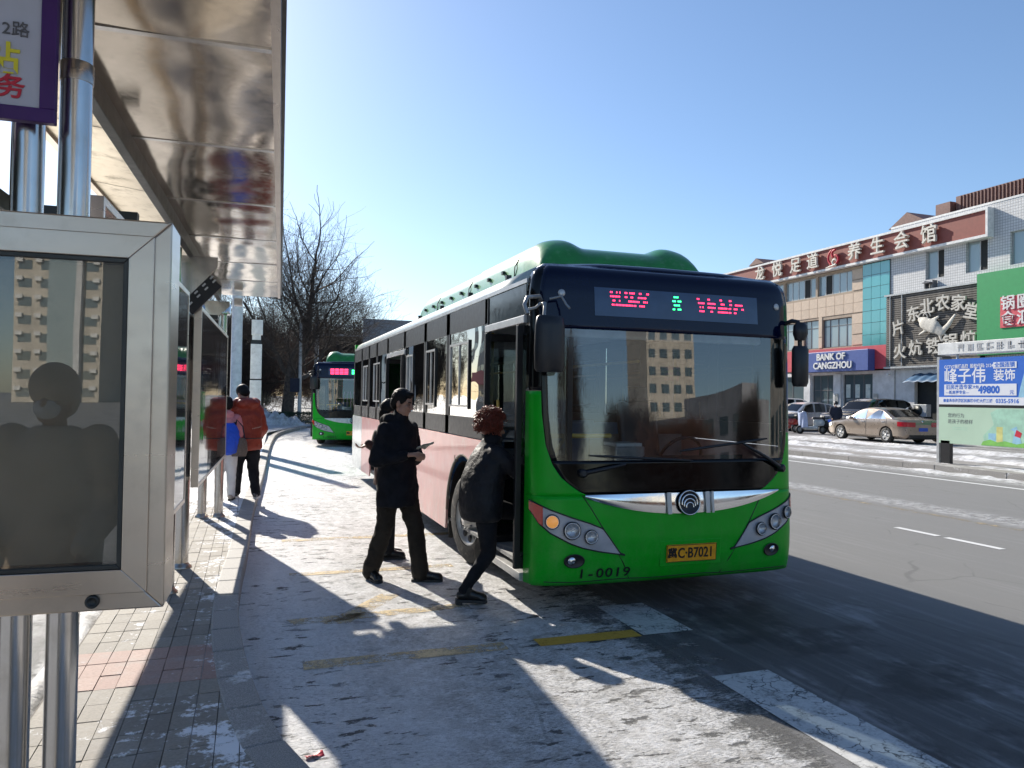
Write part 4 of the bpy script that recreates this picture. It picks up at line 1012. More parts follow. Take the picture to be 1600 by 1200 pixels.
hx = MAN.matrix_basis @ V((.0, .315, 1.235))
BN = thing('banknotes', 'small fanned bundle of folded banknotes held in the hands of the man', 'money', hx, radians(-146))
M_['note'] = mat('banknote_paper', (.34, .36, .32), .7, wear=((.5, .42, .4), .6), vs_=40)
for k in range(5):
    MB().grid(lambda u, v, k=k: Matrix.Rotation(radians(-30+15*k), 3, 'Z') @ V(((u-.5)*.075, (v-.3)*.145, .004*k + .012*sin(u*3) + .05*v)), 4, 6).build('banknote', M_['note'], BN, solid=.001)

# the woman stepping aboard
WOM = thing('person', 'woman with curly auburn hair in a padded black jacket stepping into the bus', 'person', (1.905, 6.17, 0), radians(-84), 'people waiting at the stop'); WOM.scale = (.975,)*3
hc = V((-.0, .085, 1.50)); hr = Rm(-8, -12)
arms = [(V((.17, .07, 1.28)), V((.20, .28, 1.10)), V((.10, .44, 1.22))), (V((-.17, .07, 1.28)), V((-.2, .26, 1.08)), V((-.10, .42, 1.15)))]
legs = [(V((.085, .0, .78)), V((.09, .02, .42)), V((.08, -.20, .125))), (V((-.085, .06, .80)), V((-.09, .40, .72)), V((-.09, .42, .42)))]
m = MB(); core(m, V((0, .02, .84)), V((0, .06, 1.18)), V((0, .07, 1.36)), hc - V((0, .02, .05)), arms, legs); P = head_bits(m, hc, hr, .96)
hand_bits(m, arms[0][2], (-.2, .5, .8), (.9, -.2, .2), 1.2, 1, .92); hand_bits(m, arms[1][2], (.1, .8, .5), (-.9, 0, .2), 1.2, -1, .92)
m.build('body', M_['skin'], WOM, remesh=.006, smooth=2)
for q in (-1, 1): MB().ell(P(q*.031, .079, .006), (.012, .006, .005), 10, 6, hr).build('eye', M_['eye'], WOM)
MB().ell(P(0, .091, -.058), (.02, .006, .006), 10, 6, hr).build('mouth', M_['lip'], WOM)
cu = MB(); rr = random.Random(5)
cu.ell(P(0, -.035, .035), (.105, .115, .118), 18, 12, hr)
for k in range(900):
    a = rr.uniform(0, 2*pi); b = math.asin(rr.uniform(-.62, 1)); d = V((cos(a)*cos(b), sin(a)*cos(b), sin(b)))
    if d.y > .55 and d.z < .45: continue
    q_ = rr.uniform(.95, 1.16); p = P(d.x*.122*q_, d.y*.128*q_-.034, d.z*.132*q_+.032); ax = V((rr.gauss(0, 1), rr.gauss(0, 1), rr.gauss(0, 1))).normalized(); o1 = ax.orthogonal().normalized(); o2 = ax.cross(o1); r = rr.uniform(.008, .017)
    cu.tube([p + (o1*cos(t_)+o2*sin(t_))*r + ax*.009*t_/3 + d*rr.uniform(-.004, .01) for t_ in [x*.95 for x in range(7)]], .0034, 4, False)
cu.build('hair', M_['auburn'], WOM)
c = MB()
c.loft([((0, -.02, .70), .20, .155), ((0, -.02, .73), .215, .175), ((0, -.025, .84), .225, .19), ((0, -.02, .96), .225, .19), ((0, -.0, 1.08), .225, .185), ((0, .03, 1.20), .225, .165), ((0, .05, 1.30), .20, .125), ((0, .06, 1.36), .12, .095), ((0, .07, 1.41), .08, .082)], 28)
for q, (sh, el, wr) in zip((1, -1), arms):
    c.capsule(sh + V((-q*.02, -.01, -.01)), el, .085, .075); c.capsule(el, wr, .074, .048)
jk = c.build('jacket', M_['navycloth'], WOM, remesh=.011, smooth=4, disp=('coat_folds', .10, .022))
sc = MB(); sc.capsule((.05, .06, 1.40), (-.05, .07, 1.41), .075, .075); sc.capsule((.0, .11, 1.39), (.0, .1, 1.34), .06, .06); sc.build('scarf', M_['blackcloth'], WOM, remesh=.012, smooth=4, disp=('coat_folds', .06, .03))
t = MB()
for q, (hp, kn, an) in zip((1, -1), legs): t.capsule(hp + V((0, -.01, 0)), kn, .105, .066); t.capsule(kn, an + V((0, 0, -.0)), .066, .046)
t.build('trousers', M_['blackcloth'], WOM, remesh=.010, smooth=4, disp=('trouser_folds', .06, .015))
shoe(WOM, (.08, -.185, .022), radians(-14), M_['shoe'], M_['sole'], .25, radians(-4), .02); shoe(WOM, (-.09, .46, .30), 0, M_['shoe'], M_['sole'], .24)

# the one behind the man: only hair and a trailing arm show
TH = thing('person', 'dark haired person mostly hidden behind the man in the black coat, brown sleeve trailing', 'person', (1.41, 8.05, 0), radians(-98), 'people waiting at the stop')
hc = V((0, .03, 1.555)); hr = Rm(10, -5)
arms = [(V((.17, 0, 1.34)), V((.22, -.08, 1.14)), V((.22, -.20, 1.22))), (V((-.17, 0, 1.34)), V((-.2, .05, 1.08)), V((-.16, .2, .92)))]
legs = [(V((.085, 0, .86)), V((.08, .03, .47)), V((.07, .03, .09))), (V((-.085, 0, .86)), V((-.08, .03, .47)), V((-.075, .0, .09)))]
m = MB(); core(m, V((0, 0, .9)), V((0, 0, 1.24)), V((0, .01, 1.41)), hc - V((0, .02, .05)), arms, legs); P = head_bits(m, hc, hr, .96)
hand_bits(m, arms[0][2], (.05, -.85, -.35), (0, .35, -.9), .7, 1, .95); hand_bits(m, arms[1][2], (0, .4, -1), (1, 0, 0), .4, -1, .95)
m.build('body', M_['skin'], TH, remesh=.007, smooth=2)
h = MB(); h.ell(P(0, -.02, .045), (.088, .104, .098), 20, 12, hr); h.capsule(P(0, -.06, -.02), P(0, -.06, -.14), .075, .055); h.build('hair', M_['hair'], TH, remesh=.008, smooth=3, disp=('hair_clumps', .02, .012))
c = MB(); c.loft([((0, 0, .78), .19, .14), ((0, 0, .9), .19, .14), ((0, 0, 1.1), .185, .13), ((0, 0, 1.28), .20, .12), ((0, 0, 1.37), .16, .10), ((0, .01, 1.43), .08, .08)], 24)
for q, (sh, el, wr) in zip((1, -1), arms): c.capsule(sh+V((-q*.02, 0, 0)), el, .066, .055); c.capsule(el, wr, .055, .044)
c.build('jacket', M_['brownsleeve'], TH, remesh=.012, smooth=4, disp=('coat_folds', .10, .03))
t = MB()
for q, (hp, kn, an) in zip((1, -1), legs): t.capsule(hp, kn, .095, .068); t.capsule(kn, an, .066, .058)
t.build('trousers', M_['blackcloth'], TH, remesh=.012, smooth=3)
shoe(TH, (.07, .02, 0), 0, M_['shoe'], M_['sole'], .25); shoe(TH, (-.075, .0, 0), 0, M_['shoe'], M_['sole'], .25)

# rust red jacket, seen from behind
RD = thing('person', 'person in a rust red hooded jacket and black trousers seen from behind', 'person', (-.02, 12.25, .125), radians(14), 'people waiting at the stop')
hc = V((-.03, .16, 1.595)); hr = Rm(22, -32)
arms = [(V((.19, .03, 1.36)), V((.26, .06, 1.06)), V((.21, .24, .86))), (V((-.19, .03, 1.36)), V((-.25, .16, 1.10)), V((-.10, .36, 1.02)))]
legs = [(V((.10, 0, .88)), V((.12, .05, .47)), V((.14, -.06, .09))), (V((-.10, 0, .88)), V((-.10, .1, .48)), V((-.10, .16, .09)))]
m = MB(); core(m, V((0, 0, .93)), V((0, .03, 1.28)), V((0, .08, 1.45)), hc - V((0, .04, .05)), arms, legs); P = head_bits(m, hc, hr)
hand_bits(m, arms[0][2], (-.1, .5, -1), (-1, 0, 0), .5, 1); hand_bits(m, arms[1][2], (.4, 1, -.1), (0, 0, 1), .7, -1)
m.build('body', M_['skin'], RD, remesh=.008, smooth=2)
h = MB(); h.ell(P(0, -.02, .05), (.092, .108, .100), 20, 12, hr); h.ell(P(0, -.06, 0), (.085, .06, .08), 16, 10, hr); h.build('cap', M_['hair'], RD, remesh=.009, smooth=3)
c = MB(); c.loft([((0, -.02, .74), .205, .145), ((0, -.02, .77), .225, .175), ((0, -.02, .92), .235, .18), ((0, 0, 1.1), .235, .175), ((0, .02, 1.28), .24, .155), ((0, .05, 1.38), .21, .13), ((0, .07, 1.45), .13, .11), ((0, .09, 1.49), .10, .10)], 28)
for q, (sh, el, wr) in zip((1, -1), arms): c.capsule(sh+V((-q*.02, 0, -.01)), el, .092, .078); c.capsule(el, wr, .078, .055)
c.ell((0, -.05, 1.45), (.17, .10, .085), 18, 10); c.capsule((.13, .02, 1.47), (-.13, .02, 1.47), .075, .075)
jk = c.build('jacket', M_['rust'], RD, remesh=.014, smooth=4, disp=('coat_folds', .10, .035))
MB().tube([(.24*sin(a), -.02-.185*cos(a), .925) for a in [radians(-80+16*k) for k in range(11)]], .008, 6).build('hem_cord', M_['black'], jk)
m = MB()
for k in range(7): m.cbox((.04+.022*k, -.206+.0016*k*k, 1.075+.004*k), (.011, .004, .014))
m.build('back_print', M_['beige'], jk)
t = MB()
for q, (hp, kn, an) in zip((1, -1), legs): t.capsule(hp, kn, .125, .085); t.capsule(kn, an, .083, .07)
t.build('trousers', M_['blackcloth'], RD, remesh=.013, smooth=3, disp=('trouser_folds', .07, .03))
shoe(RD, (.14, -.06, 0), radians(-25), M_['sneaker'], M_['whitecloth'], .29); shoe(RD, (-.10, .17, 0), radians(-10), M_['sneaker'], M_['whitecloth'], .29)

# pink jacket with a blue backpack
PK = thing('person', 'smaller person in a pink jacket and white trousers beside the rust red jacket', 'person', (-.31, 12.05, .125), radians(2), 'people waiting at the stop')
hc = V((0, .07, 1.42)); hr = Rm(10, -22)
arms = [(V((.16, .02, 1.22)), V((.21, .04, .98)), V((.14, .20, .86))), (V((-.16, .02, 1.22)), V((-.21, .05, .98)), V((-.12, .22, .9)))]
legs = [(V((.08, 0, .76)), V((.09, .04, .42)), V((.09, .05, .08))), (V((-.08, 0, .76)), V((-.08, .02, .42)), V((-.09, -.08, .08)))]
m = MB(); core(m, V((0, 0, .8)), V((0, .0, 1.12)), V((0, .02, 1.29)), hc - V((0, .03, .05)), arms, legs); P = head_bits(m, hc, hr, .95)
hand_bits(m, arms[0][2], (-.1, .8, -.5), (-1, 0, 0), .6, 1, .85); hand_bits(m, arms[1][2], (.1, .8, -.4), (1, 0, 0), .6, -1, .85)
m.build('body', M_['skin'], PK, remesh=.008, smooth=2)
h = MB(); h.ell(P(0, -.01, .045), (.094, .108, .105), 20, 12, hr); h.ell(P(0, -.05, -.01), (.085, .06, .08), 16, 10, hr); h.build('knit_hat', M_['hair'], PK, remesh=.009, smooth=2, disp=('knit', .012, .02))
c = MB(); c.loft([((0, 0, .70), .17, .14), ((0, 0, .74), .19, .15), ((0, 0, .95), .20, .15), ((0, 0, 1.12), .205, .14), ((0, .0, 1.22), .18, .12), ((0, .02, 1.29), .10, .09)], 24)
for q, (sh, el, wr) in zip((1, -1), arms): c.capsule(sh+V((-q*.02, 0, 0)), el, .075, .062); c.capsule(el, wr, .062, .045)
c.ell((0, -.04, 1.29), (.12, .075, .06), 16, 8)
c.build('jacket', M_['pinkc'], PK, remesh=.013, smooth=4, disp=('quilt_folds', .055, .03))
t = MB()
for q, (hp, kn, an) in zip((1, -1), legs): t.capsule(hp, kn, .10, .072); t.capsule(kn, an, .07, .06)
t.build('trousers', M_['whitecloth'], PK, remesh=.012, smooth=3, disp=('trouser_folds', .07, .02))
shoe(PK, (.09, .05, 0), radians(-10), M_['beige'], M_['sole'], .24); shoe(PK, (-.09, -.07, 0), radians(5), M_['beige'], M_['sole'], .24)
BP = thing('backpack', 'blue backpack on the back of the person in the pink jacket', 'bag', (-.28, 11.88, .92), radians(2))
c = MB(); c.loft([((0, 0, -.10), .13, .06), ((0, -.02, -.06), .17, .10), ((0, -.03, .08), .175, .11), ((0, -.02, .22), .165, .095), ((0, 0, .33), .13, .07), ((0, .02, .37), .08, .04)], 20)
b = c.build('bag_body', M_['blue'], BP, remesh=.012, smooth=3, disp=('quilt_folds', .055, .02))
MB().loft([((0, -.11, -.05), .10, .03), ((0, -.13, .02), .12, .04), ((0, -.12, .10), .11, .03)], 16).build('front_pocket', M_['blue'], BP)
for q in (-1, 1): MB().tube([(q*.09, .05, .36), (q*.11, .12, .38), (q*.12, .16, .30)], .018, 6).build('strap', M_['darknavy'], BP)
HB = thing('shoulder_bag', 'brown patterned bag hanging between the pink and the rust red jackets', 'bag', (-.12, 11.86, .82), radians(10))
MB().loft([((0, 0, -.02), .10, .05), ((0, -.0, .06), .125, .065), ((0, 0, .2), .11, .055), ((0, 0, .25), .08, .03)], 18).build('bag_body', M_['brownbag'], HB)
MB().tube([(.08, 0, .23), (.05, .02, .42), (-.03, .05, .52), (-.08, 0, .24)], .010, 6).build('strap', M_['darknavy'], HB)
# ---------------------------------------------------------------- shops across the road
def tile_mat(name, col, joint, sc, bw=.5, rh=.25, off=0., var=.05, stain=.25):
    N = NT(name); O = N.obj(); sx = N.n('SeparateXYZ', Vector=O)
    v = N.n('CombineXYZ', X=N.math('ADD', sx.outputs[1], sx.outputs[0]), Y=sx.outputs[2], Z=0.)
    b = N.n('TexBrick', {'offset': off, 'squash': 1.0}, Vector=v, Color1=tuple(x*(1-var) for x in col), Color2=tuple(min(1, x*(1+var)) for x in col), Mortar=joint, Scale=sc, Brick_Width=bw, Row_Height=rh)
    N.set(b, 'Mortar Size', .012); N.set(b, 'Mortar Smooth', .2)
    c = N.mix(N.math('MULTIPLY', N.ramp(N.noise(N.scalev(O, (1, 1, .25)), 1.2, 6, .7), .5, .75), stain), b.outputs[0], tuple(x*.6 for x in col))
    return N.end(N.pbsdf(Base_Color=c, Roughness=.45, Normal=N.bump(N.math('SUBTRACT', 1.0, b.outputs[1]), .5, .01)))
M_['whitetile'] = tile_mat('small_white_tiles', (.60, .60, .60), (.30, .30, .31), 1.0, .135, .135)
M_['beige_wall'] = mat('beige_joint', (.35, .27, .20), .7)
M_['beige'+'_panel'] = mat('beige_stone_panel', (.56, .43, .32), .5, rand=.06, var=.06)
M_['cyan'] = None
def curtain(name, col, refl):
    N = NT(name); O = N.obj()
    c = N.mix(N.rand(), col, tuple(x*.82 for x in col))
    b = N.pbsdf(Base_Color=c, Roughness=.06, Normal=N.bump(N.noise(O, .9, 2), .15, .05)); b.inputs['Specular IOR Level'].default_value = .9; b.inputs['Coat Weight'].default_value = refl; b.inputs['Coat Roughness'].default_value = .03
    return N.end(b)
M_['cyan'] = curtain('cyan_glazing', (.11, .42, .43), .8)
M_['winglass'] = curtain('window_glass', (.10, .14, .155), .8)
M_['winglass_pale'] = curtain('pale_window_glass', (.30, .38, .40), .6)
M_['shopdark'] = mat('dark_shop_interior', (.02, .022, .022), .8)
M_['alu'] = mat('window_frame_grey', (.42, .43, .43), .45, .3)
M_['darkframe'] = mat('dark_window_frame', (.10, .10, .11), .5)
M_['redsign'] = mat('brick_red_sheet', (.235, .052, .035), .55, var=.08)
M_['signletters'] = mat('pale_letter_faces', (.66, .62, .54), .5)
M_['whiteframe'] = mat('white_sign_frame', (.72, .71, .69), .5)
M_['banknavy'] = mat('bank_blue_sheet', (.055, .095, .30), .45, var=.05)
M_['bankred'] = mat('bank_red_sheet', (.55, .065, .085), .5, var=.06)
M_['slat'] = mat('dark_wood_slat', (.13, .115, .10), .6, var=.3)
M_['slatback'] = mat('slat_backing', (.03, .028, .026), .8)
M_['stoneletters'] = mat('weathered_cream_letters', (.56, .53, .47), .7, wear=((.25, .22, .18), .5))
M_['shopgreen'] = mat('shop_green_sheet', (.028, .30, .095), .5, var=.04)
M_['shopred'] = mat('shop_pinkish_red', (.62, .085, .11), .5)
M_['brownroof'] = mat('brown_roof_sheet', (.20, .095, .075), .6, var=.15, wear=((.3, .2, .17), .4))
M_['shutterblue'] = mat('blue_awning', (.03, .10, .20), .6, wear=((.08, .12, .16), .6))
M_['wallwhite'] = mat('white_render', (.60, .60, .60), .7, wear=((.42, .41, .40), .4), vs_=2)
M_['poster'] = mat('poster_paper', (.55, .60, .55), .5, wear=((.2, .35, .38), .8), vs_=3)
XF = 34.0; BY = 33.0
BD = thing('shop_building', 'three storey shop building with beige cyan and white tiled bays under red roof sign', 'building', (XF, BY, .1))
def L(y): return y-BY
def wall(name, m, y0, y1, z0, z1, holes, x=0., depth=.22, rev=None):
    """wall sheet with openings and their reveals; looks towards -x"""
    ys = sorted({y0, y1, *[h[0] for h in holes], *[h[1] for h in holes]}); zs = sorted({z0, z1, *[h[2] for h in holes], *[h[3] for h in holes]})
    q = MB()
    for a, b in zip(ys, ys[1:]):
        for c, d in zip(zs, zs[1:]):
            if any(h[0] <= a and b <= h[1] and h[2] <= c and d <= h[3] for h in holes): continue
            q.add([(x, L(a), c-.1), (x, L(b), c-.1), (x, L(b), d-.1), (x, L(a), d-.1)], [(0, 3, 2, 1)], False)
    for a, b, c, d in holes:
        A, B, c, d = L(a), L(b), c-.1, d-.1
        q.add([(x, A, c), (x, B, c), (x, B, d), (x, A, d), (x+depth, A, c), (x+depth, B, c), (x+depth, B, d), (x+depth, A, d)], [(0, 1, 5, 4), (1, 2, 6, 5), (2, 3, 7, 6), (3, 0, 4, 7)], False)
    return q.build(name, m, BD)
def window(y0, y1, z0, z1, x=.16, bars=(.5,), hbar=None, fm='alu', gm='winglass', dark=None, parent=None):
    parent = parent or BD; z0 -= .1; z1 -= .1; y0, y1 = L(y0), L(y1); t = .05
    f = MB(); f.box(x-.03, x+.03, y0, y0+t, z0, z1).box(x-.03, x+.03, y1-t, y1, z0, z1).box(x-.03, x+.03, y0+t, y1-t, z0, z0+t).box(x-.03, x+.03, y0+t, y1-t, z1-t, z1)
    for b in bars: yb = y0+(y1-y0)*b; f.box(x-.025, x+.025, yb-t/2, yb+t/2, z0+t, z1-t)
    if hbar: f.box(x-.022, x+.022, y0+t, y1-t, z0+(z1-z0)*hbar-t/2, z0+(z1-z0)*hbar+t/2)
    w = f.build('window', M_[fm], parent)
    cuts = [y0+t] + [y0+(y1-y0)*b for b in bars] + [y1-t]
    for k, (a, b) in enumerate(zip(cuts, cuts[1:])):
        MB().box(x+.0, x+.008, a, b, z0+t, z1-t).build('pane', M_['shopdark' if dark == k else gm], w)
    return w
# body behind the facade
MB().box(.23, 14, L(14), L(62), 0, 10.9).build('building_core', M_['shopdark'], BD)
# beige bay
row3 = [(35.95 + 3.08*k, 35.95 + 3.08*k + 2.9, 8.45, 9.72) for k in range(5)]
row2 = [(35.95, 38.40, 5.15, 6.92), (38.72, 40.1, 5.15, 6.98), (41.0, 43.4, 5.15, 6.95), (44.2, 46.6, 5.15, 6.95), (47.5, 50, 5.15, 6.95)]
wall('beige_wall', M_['beige_wall'], 35.06, 52, 5.05, 9.88, row3+row2)
tm = MB().box(-.025, .0, -.36, .36, -.405, .405).mesh('wall_panel', [M_['beige_panel']])
zz = 7.10
for r, zc in enumerate((7.42, 8.02)):
    for k in range(20):
        yy = 35.45+.75*k
        o = bpy.data.objects.new('wall_panel', tm); COL.objects.link(o); o.parent = BD; o.location = (-.003, L(yy), zc-.1); o.scale = (1, 1, .72)
for z in (5.5, 6.15, 6.75, 8.75, 9.4):
    o = bpy.data.objects.new('wall_panel', tm); COL.objects.link(o); o.parent = BD; o.location = (-.003, L(35.5), z-.1); o.scale = (1, 1.1, .72)
for z in (5.5, 6.2, 6.8):
    o = bpy.data.objects.new('wall_panel', tm); COL.objects.link(o); o.parent = BD; o.location = (-.003, L(38.56), z-.1); o.scale = (1, .4, .8)
for k, h in enumerate(row3): window(*h, bars=(.2, .4, .6, .8), gm='winglass_pale', dark=(1 if k % 2 else 3))
window(*row2[0], bars=(.22, .5, .78), hbar=.75, fm='darkframe', gm='winglass_pale'); window(*row2[1], bars=(.6,), hbar=.72, fm='darkframe', gm='winglass_pale')
for h in row2[2:]: window(*h, bars=(.33, .66), hbar=.72, fm='darkframe', gm='winglass_pale')
# cyan bay: single panes
for i in range(3):
    for j in range(7):
        y0 = 33.08+.66*i; z0 = 5.03+.69*j
        MB().box(-.06, -.03, L(y0)+.012, L(y0+.66)-.012, z0+.012-.1, z0+.69-.012-.1).build('glazing_pane', M_['cyan'], BD)
MB().box(-.03, .23, L(33.06), L(35.06), 4.9, 9.78).build('glazing_grid', M_['darkframe'], BD)
# white tiled bay
hw = [(29.6, 30.75, 8.36, 9.88), (27.15, 28.35, 8.36, 9.92), (24.6, 26.0, 8.40, 9.98), (21.6, 23.0, 8.4, 9.98)]
wall('tiled_wall', M_['whitetile'], 14, 33.06, 3.55, 11.55, hw)
for h in hw: window(*h, bars=(.42,), gm='winglass_pale', dark=0)
MB().box(-.02, .4, L(14), L(33.06), 11.45, 11.55).build('parapet_cap', M_['whiteframe'], BD)
# roof sign
MB().box(-.34, -.02, L(26.95), L(60), 9.93, 11.12).build('sign_sheet', M_['redsign'], BD)
for a in (L(26.83), ):
    MB().box(-.42, .0, L(26.83), L(60), 11.12, 11.24).build('sign_border', M_['whiteframe'], BD)
    MB().box(-.42, .0, L(26.83), L(60), 9.80, 9.93).build('sign_border', M_['whiteframe'], BD)
    MB().box(-.42, .0, L(26.83), L(26.95), 9.93, 11.12).build('sign_border', M_['whiteframe'], BD)
for y, ch in ((43.95, '龙'), (42.13, '悦'), (40.32, '足'), (38.73, '道'), (35.23, '养'), (33.52, '生'), (31.84, '会'), (30.09, '馆')):
    MB().text(ch, 1.02, face_neg_x(L(y), -.50, 10.50), .07, .012).build('sign_character', M_['signletters'], BD)
lg = MB()
def arcpts(cy, cz, r, a0, a1, n=16): return [(-.50, L(cy)-r*cos(radians(a0+(a1-a0)*k/n)), cz-.1+r*sin(radians(a0+(a1-a0)*k/n))) for k in range(n+1)]
lg.tube(arcpts(36.92, 10.62, .46, 100, 255), [.02]+[.06]*15+[.02], 6); lg.tube(arcpts(36.85, 10.82, .22, 60, 250), [.02]+[.07]*15+[.03], 6); lg.tube(arcpts(36.80, 10.45, .26, -80, 110), [.03]+[.07]*15+[.02], 6)
lg.build('sign_emblem', M_['redprint'], BD)
lw = MB(); lw.tube(arcpts(36.85, 10.30, .17, 0, 330), [.03]+[.06]*15+[.03], 6); lw.tube([(-.5, L(37.6), 9.95), (-.5, L(37.1), 10.0), (-.5, L(36.7), 10.02)], [.02, .05, .03], 6); lw.build('sign_emblem_white', M_['signletters'], BD)
# bank front
MB().box(-.30, .2, L(33.08), L(41.5), 3.62, 4.95).build('bank_band', M_['bankred'], BD)
MB().box(-.80, -.305, L(33.86), L(39.5), 3.52, 4.74).build('bank_sign_box', M_['banknavy'], BD, bevel=.02)
MB().text('BANK OF', .56, face_neg_x(L(36.75), -.84, 4.40), .035, .012, sx=1.0).build('bank_lettering', M_['whiteframe'], BD)
MB().text('CANGZHOU', .56, face_neg_x(L(36.62), -.84, 3.87), .035, .012, sx=.98).build('bank_lettering', M_['whiteframe'], BD)
wall('bank_wall', M_['wallwhite'], 31.55, 52, .1, 3.62, [(34.3, 36.6, .35, 3.45), (37.42, 39.3, .1, 3.45), (40.0, 42.4, .6, 3.4)], x=-.02)
w = window(34.3, 36.6, .35, 3.45, x=.12, bars=(.34, .67), fm='darkframe', gm='winglass')
for y in (34.75, 35.55, 36.28): MB().box(.08, .105, L(y)-.17, L(y)+.17, 1.95, 2.75).build('window_poster', M_['poster'], w)
w = window(37.42, 39.3, .1, 3.45, x=.16, bars=(.33, .66), hbar=.72, fm='darkframe', gm='winglass')
window(40.0, 42.4, .6, 3.4, x=.12, bars=(.5,), fm='darkframe', gm='winglass')
for y in (37.0, 39.65): MB().box(-.10, -.022, L(y)-.28, L(y)+.28, 0, 3.4).build('pilaster', M_['wallwhite'], BD)
for y in (34.0, 37.02): MB().box(-.13, -.105, L(y)-.14, L(y)+.14, 1.6, 2.2).build('wall_plaque', M_['grey_metal'], BD)
MB().tube([(-.05, L(32.7), 0), (-.05, L(32.7), 3.5)], .03, 6).build('drain_pipe', M_['grey_metal'], BD)
MB().cbox((-.3, L(32.9), 3.25), (.35, .12, .12), rz=radians(25)).build('security_camera', M_['white'], BD, bevel=.02)
# slatted restaurant sign
MB().box(-.28, -.02, L(27.25), L(33.04), 3.70, 7.60).build('slat_backing', M_['slatback'], BD)
sl = MB().box(-.36, -.285, L(27.27), L(33.02), 0, .085).mesh('slat', [M_['slat']])
for k in range(34):
    o = bpy.data.objects.new('slat', sl); COL.objects.link(o); o.parent = BD; o.location = (0, 0, 3.70+.1145*k)
MB().box(-.44, .0, L(27.2), L(33.08), 7.60, 7.70).build('sign_pipe', M_['alu'], BD); MB().box(-.46, .0, L(27.2), L(33.08), 3.58, 3.68).build('sign_pipe', M_['alu'], BD)
for y in (32.7, 31.9): MB().tube([(-.40, L(y), 3.7), (-.40, L(y), 7.6)], .03, 6).build('sign_rod', M_['alu'], BD)
for y, z, ch, rt in ((32.05, 5.85, '片', 12), (31.05, 6.50, '东', 8), (30.2, 6.82, '北', 4), (29.25, 6.90, '农', 0), (28.35, 6.78, '家', -6), (27.62, 6.30, '堂', -14), (31.95, 4.55, '火', 0), (30.92, 4.68, '炕', 0), (29.82, 4.72, '铁', 0), (28.80, 4.86, '锅', 0), (27.8, 4.92, '炖', 0)):
    MB().text(ch, .86, face_neg_x(L(y), -.47, z-.1) @ RZ(rt), .05, .016).build('sign_character', M_['stoneletters'], BD)
# carved fish on the sign
g = MB(); fx = -.46; F = lambda y, z, o=0.: V((fx-o, L(y), z-.1))
g.capsule(F(30.35, 6.0, .05), F(29.75, 5.75, .1), .33, .36); g.capsule(F(29.75, 5.75, .1), F(29.3, 5.45, .08), .34, .22); g.capsule(F(29.3, 5.45, .06), F(28.9, 5.8, .05), .17, .14); g.capsule(F(28.9, 5.8, .05), F(28.55, 6.25, .03), .14, .08)
g.capsule(F(30.35, 6.1, .05), F(30.62, 6.2, .05), .24, .16); g.capsule(F(30.2, 5.65), F(30.72, 5.42), .11, .05); g.capsule(F(29.45, 5.35), F(29.35, 5.02), .11, .07); g.capsule(F(29.35, 5.0), F(29.12, 5.05), .07, .05); g.capsule(F(29.9, 6.1), F(29.55, 6.25), .12, .08)
g.v = [(fx+(x-fx)*.42, y, z) for x, y, z in g.v]
fs = g.build('carved_fish', M_['stoneletters'], BD, remesh=.035, smooth=3)
MB().tube(arcpts(30.45, 6.25, .30, -20, 150), .035, 6).tube(arcpts(30.2, 6.33, .22, 0, 170), .03, 6).build('fish_whisker', M_['stoneletters'], BD)
MB().box(-.5, -.02, L(30.1), L(30.5), 8.0, 8.06).box(-.3, -.02, L(30.0), L(30.06), 7.75, 8.15).box(-.3, -.02, L(30.5), L(30.56), 7.75, 8.15).build('lamp_bracket', M_['darkframe'], BD)
# green shop sign
MB().box(-.62, -.02, L(14), L(27.22), 4.05, 8.0).build('shop_sign_sheet', M_['shopgreen'], BD)
MB().box(-.66, -.625, L(24.35), L(25.98), 5.27, 6.72).build('shop_sign_square', M_['shopred'], BD)
for y, z, ch in ((25.58, 6.38, '锅'), (24.80, 6.38, '圈'), (25.58, 5.64, '食'), (24.80, 5.64, '汇')):
    MB().text(ch, .72, face_neg_x(L(y), -.68, z), .02, .009).build('shop_character', M_['whiteframe'], BD)
# shop front below the slatted sign
wall('shop_wall', M_['wallwhite'], 14, 31.55, .1, 3.58, [(27.6, 31.4, .1, 3.35), (16, 26.6, .1, 3.5)], x=-.02)
MB().box(.3, .35, L(27.6), L(31.4), 0, 3.3).build('shop_opening_shade', M_['shopdark'], BD)  # near-black sheet, the shade inside the shop opening put into its colour
MB().grid(lambda u, v: (-.9*v+.02, L(27.6+3.8*u), 3.3-.5*v-.03*sin(u*40)), 60, 4).build('awning', M_['shutterblue'], BD, solid=.02)
for k in range(6): MB().box(.2, .27, L(27.8+.1*k)-.04, L(27.8+.1*k)+.0, 0, 3).build('door_post', M_['grey_metal'], BD) if k in (0, 3) else None
# things on the roof
def hut(y, x, w, d, h, z0):
    m = MB(); m.box(x, x+d, L(y)-w/2, L(y)+w/2, z0, z0+h)
    m.build('roof_hut', M_['brownroof'], BD)
    r = MB(); r.prism([(x-.15, L(y)-w/2-.15, z0+h), (x-.15, L(y)+w/2+.15, z0+h), (x-.15, L(y), z0+h+w*.32)], (d+.3, 0, 0)); r.build('hut_roof', M_['brownroof'], BD)
hut(34.2, 2.5, 2.4, 2.2, 1.25, 10.9); hut(48.2, 2.5, 1.5, 2, 1.2, 10.9); hut(46.2, 4, 2.5, 2, .7, 10.9)
m = MB(); m.prism([(1.5, L(18), 11.4), (1.5, L(18), 12.75), (2.6, L(18), 13.0), (8, L(18), 13.0), (8, L(18), 11.4)], (0, 12.2, 0)); m.build('mansard_roof', M_['brownroof'], BD)
rb = MB()
for k in range(60): rb.box(1.44, 1.5, L(18.1+.2*k)-.03, L(18.1+.2*k)+.03, 11.5, 12.73)
kind(rb.build('roof_rib', M_['brownroof'], BD), 'stuff')
